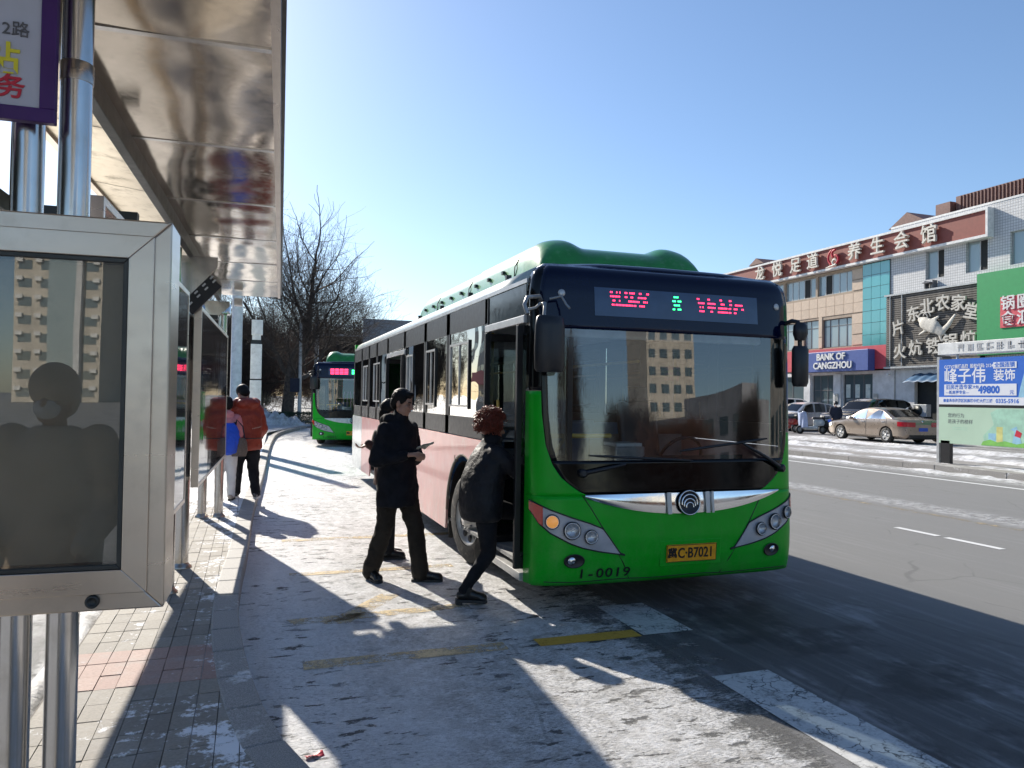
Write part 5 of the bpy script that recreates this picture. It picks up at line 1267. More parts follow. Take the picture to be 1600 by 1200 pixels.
MB().box(1.2, 3, L(30.3), L(31.2), 11.4, 12.5).build('roof_hut', M_['brownroof'], BD)
MB().prism([(1.1, L(16), 11.5), (1.1, L(24.9), 11.5), (1.1, L(24.9), 12.7), (1.1, L(24.0), 13.6), (1.1, L(16), 13.6)], (4, 0, 0)).build('gable_end', M_['brownroof'], BD)

# ---------------------------------------------------------------- advertising shelter across the road
BB = thing('advertising_shelter', 'blue and green poster stand with a white header beside the far kerb', 'billboard', (17.95, 15.6, .13))
bl = lambda y: y-15.6
M_['blueprint'] = mat('blue_print', (.022, .135, .56), .45, var=.03)
M_['whiteprint'] = mat('white_print', (.74, .75, .80), .5, var=.02)
M_['palegreen'] = mat('pale_green_print', (.46, .62, .47), .5, var=.05, vs_=.8)
M_['greenleaf'] = mat('leaf_green_print', (.20, .50, .10), .5); M_['yellowleaf'] = mat('pale_yellow_print', (.62, .60, .22), .5); M_['orangeprint'] = mat('orange_print', (.66, .36, .12), .5); M_['cyanprint'] = mat('sky_print', (.28, .52, .66), .5); M_['tealprint'] = mat('pale_teal_print', (.36, .60, .46), .5)
MB().box(-.05, .05, bl(15.72), bl(15.80), 0, 2.9).build('post', M_['alu'], BB); MB().box(-.06, .06, bl(15.38), bl(15.66), .0, .62).build('post_foot', M_['black'], BB)
MB().box(-.05, .05, bl(10.2), bl(10.3), 0, 2.9).build('post', M_['alu'], BB)
MB().box(-.07, .45, bl(10.0), bl(15.76), 2.95, 3.27).build('header', M_['white'], BB, bevel=.01)
for y in (15.2, 12.9, 10.6): MB().cyl((.0, bl(y), 2.78), (.0, bl(y), 2.95), .035, 10).build('header_strut', M_['alu'], BB)
hd = MB(); rr = random.Random(3)
for k in range(11):
    yc = 15.05-.28*k
    for q in range(6):
        a = rr.uniform(-.09, .09); b = rr.uniform(-.09, .09)
        if rr.random() < .55: hd.box(-.077, -.072, bl(yc)-.085, bl(yc)+.085, 3.11+b-.010, 3.11+b+.010)
        else: hd.box(-.076, -.071, bl(yc)+a-.010, bl(yc)+a+.010, 3.02, 3.20)
kind(hd.build('worn_header_lettering', mat('worn_grey_print', (.44, .44, .45), .6), BB), 'stuff')
bp = MB().box(-.06, .06, bl(10.3), bl(15.72), 1.60, 2.82).build('blue_poster', M_['blueprint'], BB)
MB().box(-.066, -.0605, bl(10.3), bl(15.715), 1.602, 1.80).build('address_strip', M_['whiteprint'], bp)
MB().box(-.066, -.0605, bl(13.50), bl(15.55), 1.845, 2.14).build('price_box', M_['whiteprint'], bp)
MB().box(-.066, -.0605, bl(13.50), bl(14.12), 2.53, 2.69).build('chain_box', M_['whiteprint'], bp)
fx = -.0675
def bt(txt, y, z, s, m, par, sx=1., al='LEFT', off=.002): MB().text(txt, s, face_neg_x(bl(y), -.0672 if m == 'blueprint' else -.0612, z), .0006, off, None, al, 2, sx).build('poster_lettering', M_[m], par)
bt('CCTV7展播品牌  股权代码: 212400', 15.56, 2.61, .118, 'whiteprint', bp, .86)
bt('全国连锁', 14.09, 2.61, .135, 'blueprint', bp, 1.02, off=.003)
bt('峰子伟', 15.57, 2.34, .43, 'whiteprint', bp, .97, off=.006); bt('装饰', 14.12, 2.34, .31, 'whiteprint', bp, .95, off=.005)
bt('旧房改造专家', 15.50, 2.06, .135, 'blueprint', bp, .98); bt('—新房更专业—', 15.50, 1.92, .105, 'blueprint', bp, .95)
bt('大包', 14.70, 2.06, .09, 'blueprint', bp); bt('49800', 14.53, 1.985, .255, 'blueprint', bp, .92, off=.014); bt('元', 13.68, 1.92, .12, 'blueprint', bp)
bt('秦皇岛市海港区民族路中煤大厦三楼', 15.58, 1.70, .098, 'blueprint', bp, .92); bt('0335-5916', 14.05, 1.70, .145, 'blueprint', bp, .98, off=.004)
MB().prism([(fx, bl(13.45), 1.80), (fx, bl(13.40), 2.05), (fx, bl(13.3), 2.42), (fx, bl(13.1), 2.48), (fx, bl(12.3), 2.48), (fx, bl(12.3), 1.80)], (.002, 0, 0)).build('printed_sofa', M_['cyanprint'], bp)
gp = MB().box(-.06, .06, bl(10.3), bl(15.72), .55, 1.53).build('green_poster', M_['palegreen'], BB)
bt('您的行为', 15.44, 1.30, .125, 'greyprint', gp, 1.0, off=0.); bt('是孩子的榜样', 15.44, 1.14, .125, 'greyprint', gp, 1.0, off=0.)
def blob(pts, m, o=0.): MB().prism([(-.0612-o, bl(y), z) for y, z in pts], (.0008, 0, 0)).build('printed_shape', M_[m], gp)
blob([(14.35, .57), (14.4, .8), (14.1, 1.1), (14.2, 1.4), (14.0, 1.5), (12.9, 1.5), (12.9, .57)], 'tealprint')
blob([(14.25, .62), (14.25, .88), (14.05, .88), (14.05, .62)], 'cyanprint', .001); blob([(14.03, .62), (14.03, 1.05), (13.86, 1.05), (13.86, .62)], 'yellowleaf', .001); blob([(13.2, .62), (13.2, .9), (12.9, .92), (12.9, .62)], 'orangeprint', .001)
blob([(13.62, .62), (13.55, .95), (13.66, 1.0), (13.5, 1.08), (13.42, .86), (13.36, .62)], 'cyanprint', .002); blob([(13.55, .84), (13.5, 1.0), (13.36, .92), (13.40, .80)], 'redprint', .003)
blob([(14.45, .565), (14.4, .66), (14.2, .72), (14.0, .66), (13.8, .70), (13.5, .64), (13.2, .70), (12.9, .66), (12.9, .565)], 'greenleaf', .004)
for z in (.98, .93): blob([(15.3, z), (15.3, z+.012), (14.85, z+.012), (14.85, z)], 'tealprint')
MB().box(-.062, .062, bl(10.3), bl(15.72), 1.53, 1.60).build('poster_gap', M_['black'], BB)
# ---------------------------------------------------------------- cars, scooters and shop clutter
def carpaint(name, col, metal=.5, rough=.3): return mat(name, col, rough, metal, var=.05, coat=.9, wear=((.3, .28, .26), .05), vs_=3)
M_['bronze'] = carpaint('bronze_car_paint', (.30, .24, .19)); M_['carblack'] = carpaint('black_car_paint', (.008, .008, .009), .0, .2); M_['carsilver'] = carpaint('silver_car_paint', (.46, .48, .52)); M_['carwhite'] = carpaint('white_car_paint', (.62, .62, .62), .0); M_['cargrey'] = carpaint('grey_car_paint', (.16, .165, .18)); M_['carred'] = carpaint('red_car_paint', (.35, .02, .02), .0); M_['carteal'] = carpaint('teal_car_paint', (.05, .30, .38), .0)
M_['carglass'] = glassmat('car_glass', (.05, .05, .08), .45, .012, .02, 2, 1.3, .02)
M_['tail'] = mat('tail_lamp', (.42, .008, .02), .15, coat=.7); M_['bluep'] = mat('blue_number_plate', (.02, .09, .48), .4)
# side outlines: x along the car (0 nose .. 1 tail), heights in metres
SEDAN = dict(L=4.65, W=1.80, bot=[(0, .30), (.03, .20), (.97, .22), (1, .34)], belt=[(0, .62), (.02, .74), (.10, .84), (.27, .93), (.5, .96), (.83, .99), (.93, 1.0), (.985, .93), (1, .78)],
             top=[(0, .62), (.02, .745), (.10, .85), (.27, .95), (.42, 1.38), (.50, 1.455), (.60, 1.465), (.70, 1.41), (.85, 1.06), (.93, 1.02), (.985, .94), (1, .78)], win=[(.325, .415, .52), (.54, .655, .77)], wheels=(.195, .775), r=.325, ws=(.29, .42), rw=(.71, .85))
SUV = dict(L=4.95, W=1.98, bot=[(0, .42), (.03, .30), (.97, .32), (1, .45)], belt=[(0, .80), (.02, 1.0), (.08, 1.10), (.27, 1.16), (.6, 1.18), (.97, 1.20), (1, 1.0)],
           top=[(0, .80), (.02, 1.01), (.08, 1.12), (.27, 1.18), (.37, 1.70), (.46, 1.86), (.62, 1.90), (.85, 1.86), (.93, 1.72), (.98, 1.24), (1, 1.0)], win=[(.335, .40, .53), (.55, .56, .71), (.73, .74, .90)], wheels=(.185, .80), r=.39, ws=(.285, .40), rw=(.90, .975))
CROSS = dict(L=4.5, W=1.82, bot=[(0, .36), (.03, .25), (.97, .27), (1, .40)], belt=[(0, .68), (.02, .84), (.10, .95), (.27, 1.02), (.6, 1.05), (.97, 1.08), (1, .9)],
             top=[(0, .68), (.02, .85), (.10, .97), (.26, 1.04), (.41, 1.52), (.50, 1.63), (.65, 1.65), (.85, 1.56), (.94, 1.35), (.985, 1.06), (1, .9)], win=[(.315, .42, .53), (.55, .56, .72), (.74, .75, .86)], wheels=(.19, .79), r=.345, ws=(.275, .42), rw=(.86, .96))
def make_car(label, loc, rz, sp, paint, group='cars parked on the snowy forecourt', plate='bluep', emblem=True):
    root = thing('parked_car', label, 'car', loc, rz, group)
    Lc, W = sp['L'], sp['W']
    X = lambda u: (u-.5)*Lc
    def half(u): return W/2*(1-.13*max(0, (.12-u)/.12)**2-.12*max(0, (u-.90)/.10)**2)
    ws, rw = sp['ws'], sp['rw']
    def sec(u):
        zb, zl, zt = lerp(sp['bot'], u), lerp(sp['belt'], u), lerp(sp['top'], u); h = half(u)
        ht = h if zt-zl < .08 else h*(1 - .30*min(1, (zt-zl)/.42)*.62)
        pts = [(h*.86, zb), (h*.985, zb+.09), (h, (zb+zl)/2), (h*.985, zl-.10), (h*.955, zl)]
        zu = max(zl, zt-.06)
        pts += [(ht+(h*.955-ht)*.35, zl+(zu-zl)*.65), (ht*.985, zu), (ht*.86, zt-.012 if zt > zl+.02 else zt), (ht*.45, zt+.008), (0, zt+.012)]
        return pts
    N_ = 84; us = [k/N_ for k in range(N_+1)]
    m = MB(); rows = []
    wells = [u for u in sp['wheels']]; R = sp['r']*1.16
    verts = []
    for u in us:
        p = sec(u); ring = []
        for sd in (1, -1):
            for (y, z) in (p if sd > 0 else p[::-1][1:]):
                d = [abs(X(u)-X(w)) for w in wells]; dm = min(d)
                if dm < R:
                    arch = sp['r'] + sqrt(R*R-dm*dm)
                    z = max(z, min(arch, lerp(sp['belt'], u)-.08)) if z < lerp(sp['belt'], u)-.09 else z
                ring.append((X(u), sd*y, z))
        verts.append(ring)
    m.rings(verts, False, False, True)
    for r in (verts[0], verts[-1]): m.poly(r if r is verts[-1] else r[::-1])
    m.build('body', paint, root, auto=38)
    MB().box(X(.04), X(.96), -W*.40, W*.40, lerp(sp['bot'], .5)-.03, lerp(sp['bot'], .5)+.30).build('underbody', M_['black'], root)
    # glazing a few millimetres proud of the shell
    def shell(u, f, sd, o=.006):
        p = sec(u); a = p[4]; b = p[6]; y = a[0]+(p[5][0]-a[0])*min(1, f/.65) if f < .65 else p[5][0]+(b[0]-p[5][0])*(f-.65)/.35
        z = a[1]+(p[5][1]-a[1])*min(1, f/.65) if f < .65 else p[5][1]+(b[1]-p[5][1])*(f-.65)/.35
        return (X(u), sd*(y+o), z)
    for sd in (1, -1):
        for (b0, t0, b1) in sp['win']:
            last = (b0, t0, b1) == sp['win'][-1]; t1 = b1 - (.055 if last else .0)
            g = MB(); g.grid(lambda u, v: shell((b0+(t0-b0)*v)+((b1+(t1-b1)*v)-(b0+(t0-b0)*v))*u, .06+.90*v, sd), 10, 6, True, sd < 0)
            g.build('side_window', M_['carglass'], root)
        tr = MB(); tr.tube([shell(u, .04, sd, .008) for u in [sp['win'][0][0]+(sp['win'][-1][2]-sp['win'][0][0])*k/12 for k in range(13)]], .010, 5); tr.build('window_trim', M_['chrome'], root)
        for k, (b0, t0, b1) in enumerate(sp['win'][:2]): 
            hx_ = X(b1)-.14; zz = lerp(sp['belt'], b1)-.10; MB().cbox((hx_, sd*(half(b1)*.985+.012), zz), (.19, .03, .03)).build('door_handle', M_['chrome'], root, bevel=.008)
        u = sp['win'][0][0]+.03; q = shell(u, .12, sd, .10); MB().ell((q[0], q[1], q[2]+.02), (.09, .10, .075), 14, 8).build('wing_mirror', paint, root)
        for k in range(2):
            us_ = (sp['win'][0][2]+.01, sp['win'][1][2]+.01)[k] if len(sp['win']) > 1 else .5
            pts = [(X(us_), sd*(yy+.002), zz) for yy, zz in sec(us_)[1:5]]; MB().tube(pts, .006, 4).build('door_seam', M_['black'], root)
    for nm, (a, b) in (('windscreen', ws), ('rear_screen', rw)):
        def fn(u, v):
            uu = a+.012+(b-a-.024)*v; p = sec(uu); w = p[7][0]*.97; t = u*2-1; zt = lerp(sp['top'], uu)
            i = abs(t)*w; pts = [(0, p[9][1]), (p[8][0], p[8][1]), (p[7][0], p[7][1])]
            z = lerp(pts, i); return (X(uu)+(-.006 if nm == 'windscreen' else .006), t*w, z+.007)
        MB().grid(fn, 12, 8, True, True).build(nm, M_['carglass'], root)
    # lamps, grille, plates
    zf = lerp(sp['belt'], .02); zr = lerp(sp['belt'], .985)
    def nose(u, y, z): return V((X(u), y, z))
    for sd in (1, -1):
        def wrap(a, ue, u_in, zt, zh):
            """round the corner of the shell: first across the end face, then back along the flank"""
            sg = -1 if ue == 0 else 1; e = min(a/.6, 1.); h0 = half(ue)
            if a <= .6: return (X(ue)+sg*.012, h0*(.50+.47*e))
            f = (a-.6)/.4; u = ue+(u_in-ue)*f; return (X(u)+sg*.010*(1-f), half(u)*1.0+.008)
        hl = MB(); hl.grid(lambda a, b: (wrap(a, 0, .07, 0, 0)[0], sd*wrap(a, 0, .07, 0, 0)[1], lerp(sp['belt'], .01+.06*max(0, a-.6)/.4)-.04-.15*b), 15, 4, True)
        hl.build('headlight', M_['chrome'], root)
        tl = MB(); tl.grid(lambda a, b: (wrap(a, 1, .91, 0, 0)[0], sd*wrap(a, 1, .91, 0, 0)[1], lerp(sp['belt'], .985)-.05-.19*b+.02*a), 15, 4, True)
        tl.build('tail_light', M_['tail'], root)
    MB().cbox((X(0)-.012, 0, zf-.16), (.03, W*.52, .16 if sp is not SUV else .26)).build('grille', M_['chrome'] if sp is SUV else M_['black'], root, bevel=.01)
    MB().cbox((X(0)+.0, 0, lerp(sp['bot'], .0)+.03), (.10, W*.74, .12)).build('bumper_intake', M_['black'], root, bevel=.02)
    MB().cbox((X(1)-.0, 0, lerp(sp['bot'], 1)-.04), (.12, W*.78, .14)).build('rear_bumper_trim', M_['black'], root, bevel=.02)
    for xx in (X(0)-.03, X(1)+.012):
        MB().cbox((xx, 0, zf-.30 if xx < 0 else zr-.34), (.015, .44, .14)).build('number_plate', M_[plate], root, bevel=.003)
    if emblem: MB().lathe([(.05, 0), (.05, .012), (.001, .014)], 16, T(X(1)-.02, 0, zr-.02) @ RY(80)).build('badge', M_['chrome'], root)
    for w in sp['wheels']:
        for sd in (1, -1):
            M = T(X(w), sd*(W/2-.11), sp['r']) @ RX(-90*sd); r = sp['r']; wd = .21
            ty = MB().lathe([(r*.66, -wd/2), (r*.93, -wd/2), (r, -wd*.3), (r, wd*.3), (r*.93, wd/2), (r*.66, wd/2)], 30, M, True, False).build('wheel', M_['rubber'], root)
            MB().lathe([(r*.66, wd*.49), (r*.60, wd*.40), (r*.58, wd*.15), (.01, wd*.12)], 30, M, True, False).build('rim_barrel', M_['grey_metal'], ty)
            sp_ = MB()
            for k in range(5):
                a = 2*pi*k/5
                sp_.prism([M @ V((r*q*cos(a)-p*sin(a), r*q*sin(a)+p*cos(a), wd*.36)) for q, p in ((.10, -.035), (.62, -.055), (.64, .055), (.10, .035))], (M.to_3x3() @ V((0, 0, wd*.10))))
            sp_.lathe([(r*.70, wd*.42), (r*.68, wd*.50), (r*.60, wd*.46)], 30, M, True, False); sp_.lathe([(r*.17, wd*.36), (r*.15, wd*.52), (.002, wd*.53)], 16, M)
            sp_.build('rim', M_['silver'], ty)
    for w in sp['wheels']:
        for sd in (1, -1):
            q = MB(); q.grid(lambda u, v: (X(w)+R*cos(pi*u), sd*(W/2-.02-.34*v), sp['r']+R*sin(pi*u)), 14, 1); q.poly([(X(w)+R*cos(pi*k/14), sd*(W/2-.36), sp['r']+R*sin(pi*k/14)) for k in range(15)]); q.build('wheel_well', M_['black'], root)
    return root
make_car('bronze saloon car parked lengthwise with a blue plate and red tail lamps', (25.95, 25.75, .10), radians(-93), SEDAN, M_['bronze'])
make_car('big black off-road car with a chrome grille behind the bronze saloon', (30.7, 31.3, .10), radians(3), SUV, M_['carblack'])
make_car('silver blue crossover car parked between the black car and the bus', (30.4, 36.0, .10), radians(2), CROSS, M_['carsilver'])
make_car('white estate car farthest along the row beside the silver blue crossover', (30.9, 39.3, .10), radians(1), SUV, M_['carwhite'])
make_car('pale silver saloon car half hidden behind the advertising shelter', (29.9, 24.4, .10), radians(4), SEDAN, M_['carsilver'])

def wheel2(root, x, r, z=None, nm='wheel'):
    M = T(x, 0, r) @ RX(90)
    t = MB().lathe([(r*.62, -.05), (r*.95, -.05), (r, -.02), (r, .02), (r*.95, .05), (r*.62, .05)], 22, M, True, False).build(nm, M_['rubber'], root)
    MB().lathe([(r*.62, .03), (r*.58, -.0), (r*.2, .02), (.005, .03)], 18, M).build('rim', M_['grey_metal'], t)
def scooter(label, loc, rz, body, cover):
    r = thing('electric_scooter', label, 'scooter', loc, rz, 'electric scooters by the parked cars')
    wheel2(r, .62, .22); wheel2(r, -.60, .22)
    b = MB(); b.loft([((-.42, 0, .42), .30, .13), ((-.42, 0, .55), .34, .15), ((-.40, 0, .70), .32, .14), ((-.38, 0, .76), .26, .10)], 18); b.capsule((-.25, 0, .32), (.38, 0, .30), .11, .10); b.capsule((.40, 0, .32), (.52, 0, .88), .11, .08)
    b.build('body', body, r, remesh=.03, smooth=3)
    MB().loft([((-.35, 0, .78), .34, .13), ((-.35, 0, .84), .33, .13), ((-.35, 0, .87), .26, .09)], 16).build('seat', M_['black'], r)
    MB().tube([(.62, 0, .22), (.50, 0, .95), (.48, 0, 1.02)], .03, 8).build('steering_stem', M_['grey_metal'], r)
    MB().tube([(.38, -.34, 1.05), (.48, -.15, 1.02), (.48, .15, 1.02), (.38, .34, 1.05)], .018, 8).build('handlebar', M_['black'], r)
    MB().cbox((-.75, 0, .82), (.3, .3, .28)).build('luggage_box', M_['black'], r, bevel=.04)
    c = MB()
    def cov(u, v):
        a = (u*2-1)*1.25; w = .36+.10*v
        return (.66 - .34*(1-cos(a))*.9 - .10*v + .03*sin(u*22+v*5)*v, w*sin(a), 1.12 - .80*v + .03*sin(u*9))
    c.grid(cov, 30, 16); c.build('wind_cover', cover, r, solid=.04)
    return r
M_['quilt'] = mat('pale_blue_quilt', (.36, .42, .58), .7, bump=.6, bs=14, bd=.02, wear=((.6, .62, .68), .5))
M_['magenta'] = mat('magenta_quilt', (.26, .02, .10), .7, bump=.5, bs=14, bd=.02)
scooter('electric scooter with a pale blue quilted wind cover standing by the cars', (27.6, 31.9, .10), radians(165), M_['bodywhite'], M_['quilt'])
scooter('electric scooter with a magenta quilted wind cover next to the pale blue one', (27.3, 33.6, .10), radians(170), M_['carred'], M_['magenta'])

FP = thing('person', 'person in dark clothes and white mask standing by the bronze car', 'person', (27.55, 30.15, .10), radians(150), None)
hc = V((0, .03, 1.56)); hr = Rm(0, -5)
arms = [(V((.19, 0, 1.36)), V((.26, 0, 1.06)), V((.20, .18, .90))), (V((-.19, 0, 1.36)), V((-.26, 0, 1.06)), V((-.20, .18, .90)))]; legs = [(V((.09, 0, .86)), V((.10, .03, .47)), V((.10, 0, .09))), (V((-.09, 0, .86)), V((-.10, .03, .47)), V((-.11, .02, .09)))]
m = MB(); core(m, V((0, 0, .9)), V((0, 0, 1.24)), V((0, .01, 1.41)), hc - V((0, .02, .05)), arms, legs); P = head_bits(m, hc, hr)
hand_bits(m, arms[0][2], (0, .5, -1), (-1, 0, 0), .5, 1); hand_bits(m, arms[1][2], (0, .5, -1), (1, 0, 0), .5, -1); m.build('body', M_['skin'], FP, remesh=.011, smooth=2)
h = MB(); h.ell(P(0, -.015, .05), (.105, .12, .115), 18, 12, hr); h.ell(P(0, -.06, -.02), (.09, .06, .09), 14, 8, hr); h.build('helmet', M_['black'], FP, remesh=.014, smooth=2)
MB().ell(P(0, .065, -.045), (.058, .045, .05), 14, 8, hr).build('mask', M_['whitecloth'], FP)
c = MB(); c.loft([((0, 0, .74), .21, .15), ((0, 0, .95), .22, .16), ((0, 0, 1.2), .22, .15), ((0, 0, 1.34), .20, .12), ((0, 0, 1.43), .09, .09)], 20)
for q, (sh, el, wr) in zip((1, -1), arms): c.capsule(sh, el, .085, .07); c.capsule(el, wr, .07, .05)
c.build('jacket', M_['darknavy'], FP, remesh=.018, smooth=3)
t = MB()
for q, (hp, kn, an) in zip((1, -1), legs): t.capsule(hp, kn, .11, .08); t.capsule(kn, an, .08, .065)
t.build('trousers', M_['blackcloth'], FP, remesh=.018, smooth=3); shoe(FP, (.10, 0, 0), 0, M_['shoe'], M_['sole']); shoe(FP, (-.11, .02, 0), 0, M_['shoe'], M_['sole'])

def ac_unit(label, loc, dark=False):
    r = thing('air_conditioner', label, 'air conditioner', loc, radians(-90), 'outdoor units by the shop wall')
    MB().box(-.42, .42, -.16, .16, .08, .72).build('case', M_['white'] if not dark else M_['silver'], r, bevel=.015)
    g = MB()
    for q in (.08, .14, .20, .26): g.tube([(-.1+q*cos(a), -.17, .40+q*sin(a)) for a in [2*pi*k/20 for k in range(21)]], .006, 4)
    g.build('fan_grille', M_['black'], r); MB().lathe([(.27, 0), (.27, .01), (.01, .012)], 24, T(-.1, -.161, .40) @ RX(90)).build('fan_recess', M_['dark_metal'], r)
    for x in (-.35, .35): MB().box(x-.03, x+.03, -.14, .14, 0, .08).build('foot', M_['black'], r)
ac_unit('white air conditioner unit with a round fan on the ground by the shop door', (32.6, 28.35, .1))
ac_unit('grey air conditioner unit standing higher beside the blue crates', (33.2, 30.2, 1.0), True)
ST = thing('unit_stand', 'low steel stand that carries the grey air conditioner unit', 'stand', (33.2, 30.2, .1))
MB().box(-.25, .25, -.5, .5, .84, .90).build('shelf', M_['grey_metal'], ST)
for x in (-.2, .2):
    for y in (-.45, .45): MB().box(x-.03, x+.03, y-.03, y+.03, 0, .84).build('leg', M_['grey_metal'], ST)
M_['crateblue'] = mat('blue_crate_plastic', (.02, .10, .50), .45)
def crate(label, loc, rz):
    r = thing('plastic_crate', label, 'crate', loc, rz, 'blue crates stacked by the shop')
    MB().box(-.26, .26, -.18, .18, 0, .02).build('base', M_['crateblue'], r)
    for k, (a, b, c, d) in enumerate(((-.26, .26, -.18, -.16), (-.26, .26, .16, .18), (-.26, -.24, -.16, .16), (.24, .26, -.16, .16))):
        w = MB()
        for z0, z1 in ((.02, .07), (.11, .16), (.20, .26)): w.box(a, b, c, d, z0, z1)
        w.box(a, b if k > 1 else a+.03, c, d if k < 2 else c+.03, .02, .26) if False else None
        w.build('side', M_['crateblue'], r)
for k, lb in enumerate(('lowest', 'second from the bottom', 'third from the bottom', 'topmost')):
    crate('blue plastic crate, %s of the stack beside the grey unit' % lb, (32.4, 30.3, .1+.27*k), radians(3*k))
M_['carton'] = mat('brown_carton', (.36, .22, .12), .8)
for k, (x, y, z, c, lb) in enumerate(((32.9, 27.6, .1, 'carton', 'brown cardboard box on the ground behind the white unit'), (32.9, 27.65, .58, 'carton', 'brown cardboard box on top of the other by the shop door'), (33.1, 28.9, .98, 'redsign', 'red box on the step beside the shop door'))):
    o = MB().cbox((0, 0, .23), (.55, .5, .46), rz=.1*k).build('box', M_[c], None, loc=(x, y, z if k < 2 else .1), bevel=.01); tag(o, lb, 'box', 'boxes by the shop door')

# ---------------------------------------------------------------- trees, hedge, far street
M_['bark'] = mat('bark', (.085, .068, .055), .9, var=.35, vs_=8, bump=.8, bs=30, bd=.02)
M_['twig'] = mat('twig', (.060, .045, .036), .9, var=.3)
M_['twigred'] = mat('reddish_twig', (.13, .065, .045), .9, var=.3)
def bare_tree(label, loc, h, seed, spread=.5, levels=6, r0=.32, fork=.22, dense=1.0, tw='twig', rz=0., group='bare trees along the road'):
    root = thing('bare_tree', label, 'tree', loc, rz, group); R = random.Random(seed)
    tr = MB(); cr = MB()
    def branch(p, d, L, r, lev):
        n = 4 if lev < 3 else 3; pts = [p]; rads = [r]; q = p.copy(); dd = d.copy(); r1 = r*(.62 if lev else .72)
        for k in range(n):
            dd = (dd + V((R.gauss(0, .13), R.gauss(0, .13), R.gauss(.05, .09)))*(1 if lev else .35)).normalized(); q = q + dd*L/n; pts.append(q.copy()); rads.append(r+(r1-r)*(k+1)/n)
        (tr if lev <= 2 else cr).tube(pts, rads, 9 if lev == 0 else 7 if lev == 1 else 5 if lev == 2 else 3, False)
        if lev >= levels: return
        kids = (R.randint(5, 7) if lev == 0 else R.randint(3, 5) if lev < 3 else R.randint(4, 5))
        kids = max(2, int(round(kids*(dense if lev >= 2 else 1))))
        for k in range(kids):
            f = 1.0 if k == 0 else (R.uniform(.55, 1.0) if lev == 0 else R.uniform(.25, 1.0)); i = min(n-1, int(f*n)); a = pts[i] + (pts[i+1]-pts[i])*(f*n-i) if i < n else pts[-1]
            ax = d.orthogonal().normalized(); ax = Matrix.Rotation(R.uniform(0, 2*pi), 3, d) @ ax
            ang = R.uniform(.08, .3) if k == 0 else R.uniform(.5, 1.15)*(spread/.5)**.6
            nd = (Matrix.Rotation(ang, 3, ax) @ dd).normalized(); nd = (nd + V((0, 0, .12))).normalized()
            rr = (r1 if k == 0 else r1*R.uniform(.45, .75)); rr = max(rr, .007)
            branch(a.copy(), nd, L*(R.uniform(.72, .9) if lev else R.uniform(.85, 1.15)*(.9)), rr, lev+1)
    branch(V((0, 0, -.1)), V((R.gauss(0, .03), R.gauss(0, .03), 1)).normalized(), h*fork, r0, 0)
    zs = max(v[2] for v in tr.v+cr.v); s = h/zs
    tr.v = [(x*s, y*s, z*s) for x, y, z in tr.v]; cr.v = [(x*s, y*s, z*s) for x, y, z in cr.v]
    fl = MB(); fl.lathe([(r0*s*1.7, -.1), (r0*s*1.35, .15), (r0*s*1.05, .6)], 10, None, True, False); tr.v += []
    o = len(tr.v); tr.v += fl.v; tr.f += [tuple(i+o for i in f) for f in fl.f]; tr.mi += fl.mi; tr.sm += fl.sm
    tr.build('trunk', M_['bark'], root); cr.build('crown', M_[tw], root)
    return root
bare_tree('big bare tree with a thick trunk left of the far bus', (2.1, 44.5, .1), 13.8, 21, .66, 6, .40, .25, .95)
b1 = bare_tree('dense bare tree rising behind the white pillar', (-1.9, 47, .1), 8.6, 5, .7, 7, .24, .2, .9)
b2 = bare_tree('reddish bare tree low behind the big trunk', (.6, 55, .1), 8.0, 9, .75, 7, .2, .18, .9, 'twigred')
L_ = ['bare tree second behind the white column', 'bare tree farther off in the row behind the pillar', 'reddish tree far left behind the white column', 'bare tree whose top shows above the roof rear of the bus', 'bare tree farthest down the road on the left', 'bare tree deep in the row behind the thick trunk', 'low reddish tree at the left end of the hedge', 'bare tree beyond the cantilever road sign', 'bare tree between column and pillar, well behind both']
for (x, y, s, rz, src), lb in zip(((-5.0, 50, .95, 1., b1), (-3.4, 62, 1.1, 2.2, b1), (-6.4, 58, 1.05, 3.1, b2), (6.9, 62, 1.22, .5, b1), (-7.5, 76, 1.2, 4., b1), (-1.6, 70, 1.15, 5.2, b1), (-1.0, 52, .75, 2.7, b2), (9.5, 105, 1.3, 1.7, b1), (-2.6, 82, 1.2, .2, b2)), L_): dup(src, (x, y, .1), rz, lb, s)
M_['leafdark'] = mat('evergreen_leaf', (.022, .045, .018), .6, rand=.0, var=.4, vs_=3)
def hedge(label, x0, x1, y0, y1, z0, z1, seed):
    o = thing('hedge', label, 'hedge', ((x0+x1)/2, (y0+y1)/2, .1), 0, 'clipped hedges at the bend'); R = random.Random(seed); m = MB(); hx_, hy_ = (x1-x0)/2, (y1-y0)/2
    for k in range(4200):
        p = V((R.uniform(-hx_, hx_), R.uniform(-hy_, hy_), R.uniform(.05, z1))); 
        if R.random() < .75: p.z = z1 + R.gauss(0, .04) if R.random() < .5 else p.z; p.y = -hy_ + abs(R.gauss(0, .05)) if p.z < z1-.05 else p.y
        a = V((R.gauss(0, 1), R.gauss(0, 1), R.gauss(0, 1))).normalized()*.035; b = V((R.gauss(0, 1), R.gauss(0, 1), R.gauss(0, 1))).normalized()*.022
        m.add([p-a, p+b, p+a, p-b], [(0, 1, 2, 3)], False)
    m.build('foliage', M_['leafdark'], o); st = MB()
    for k in range(12): st.tube([(R.uniform(-hx_, hx_), R.uniform(-hy_, hy_), 0), (R.uniform(-hx_, hx_), R.uniform(-hy_, hy_), z1)], .012, 4)
    st.build('stems', M_['bark'], o)
hedge('dark clipped hedge nearest the thick tree trunk', .9, 3.4, 42.6, 43.6, .1, .62, 1); hedge('shorter dark hedge left of the snow pile', -1.2, .3, 43.0, 44.0, .1, .55, 2)
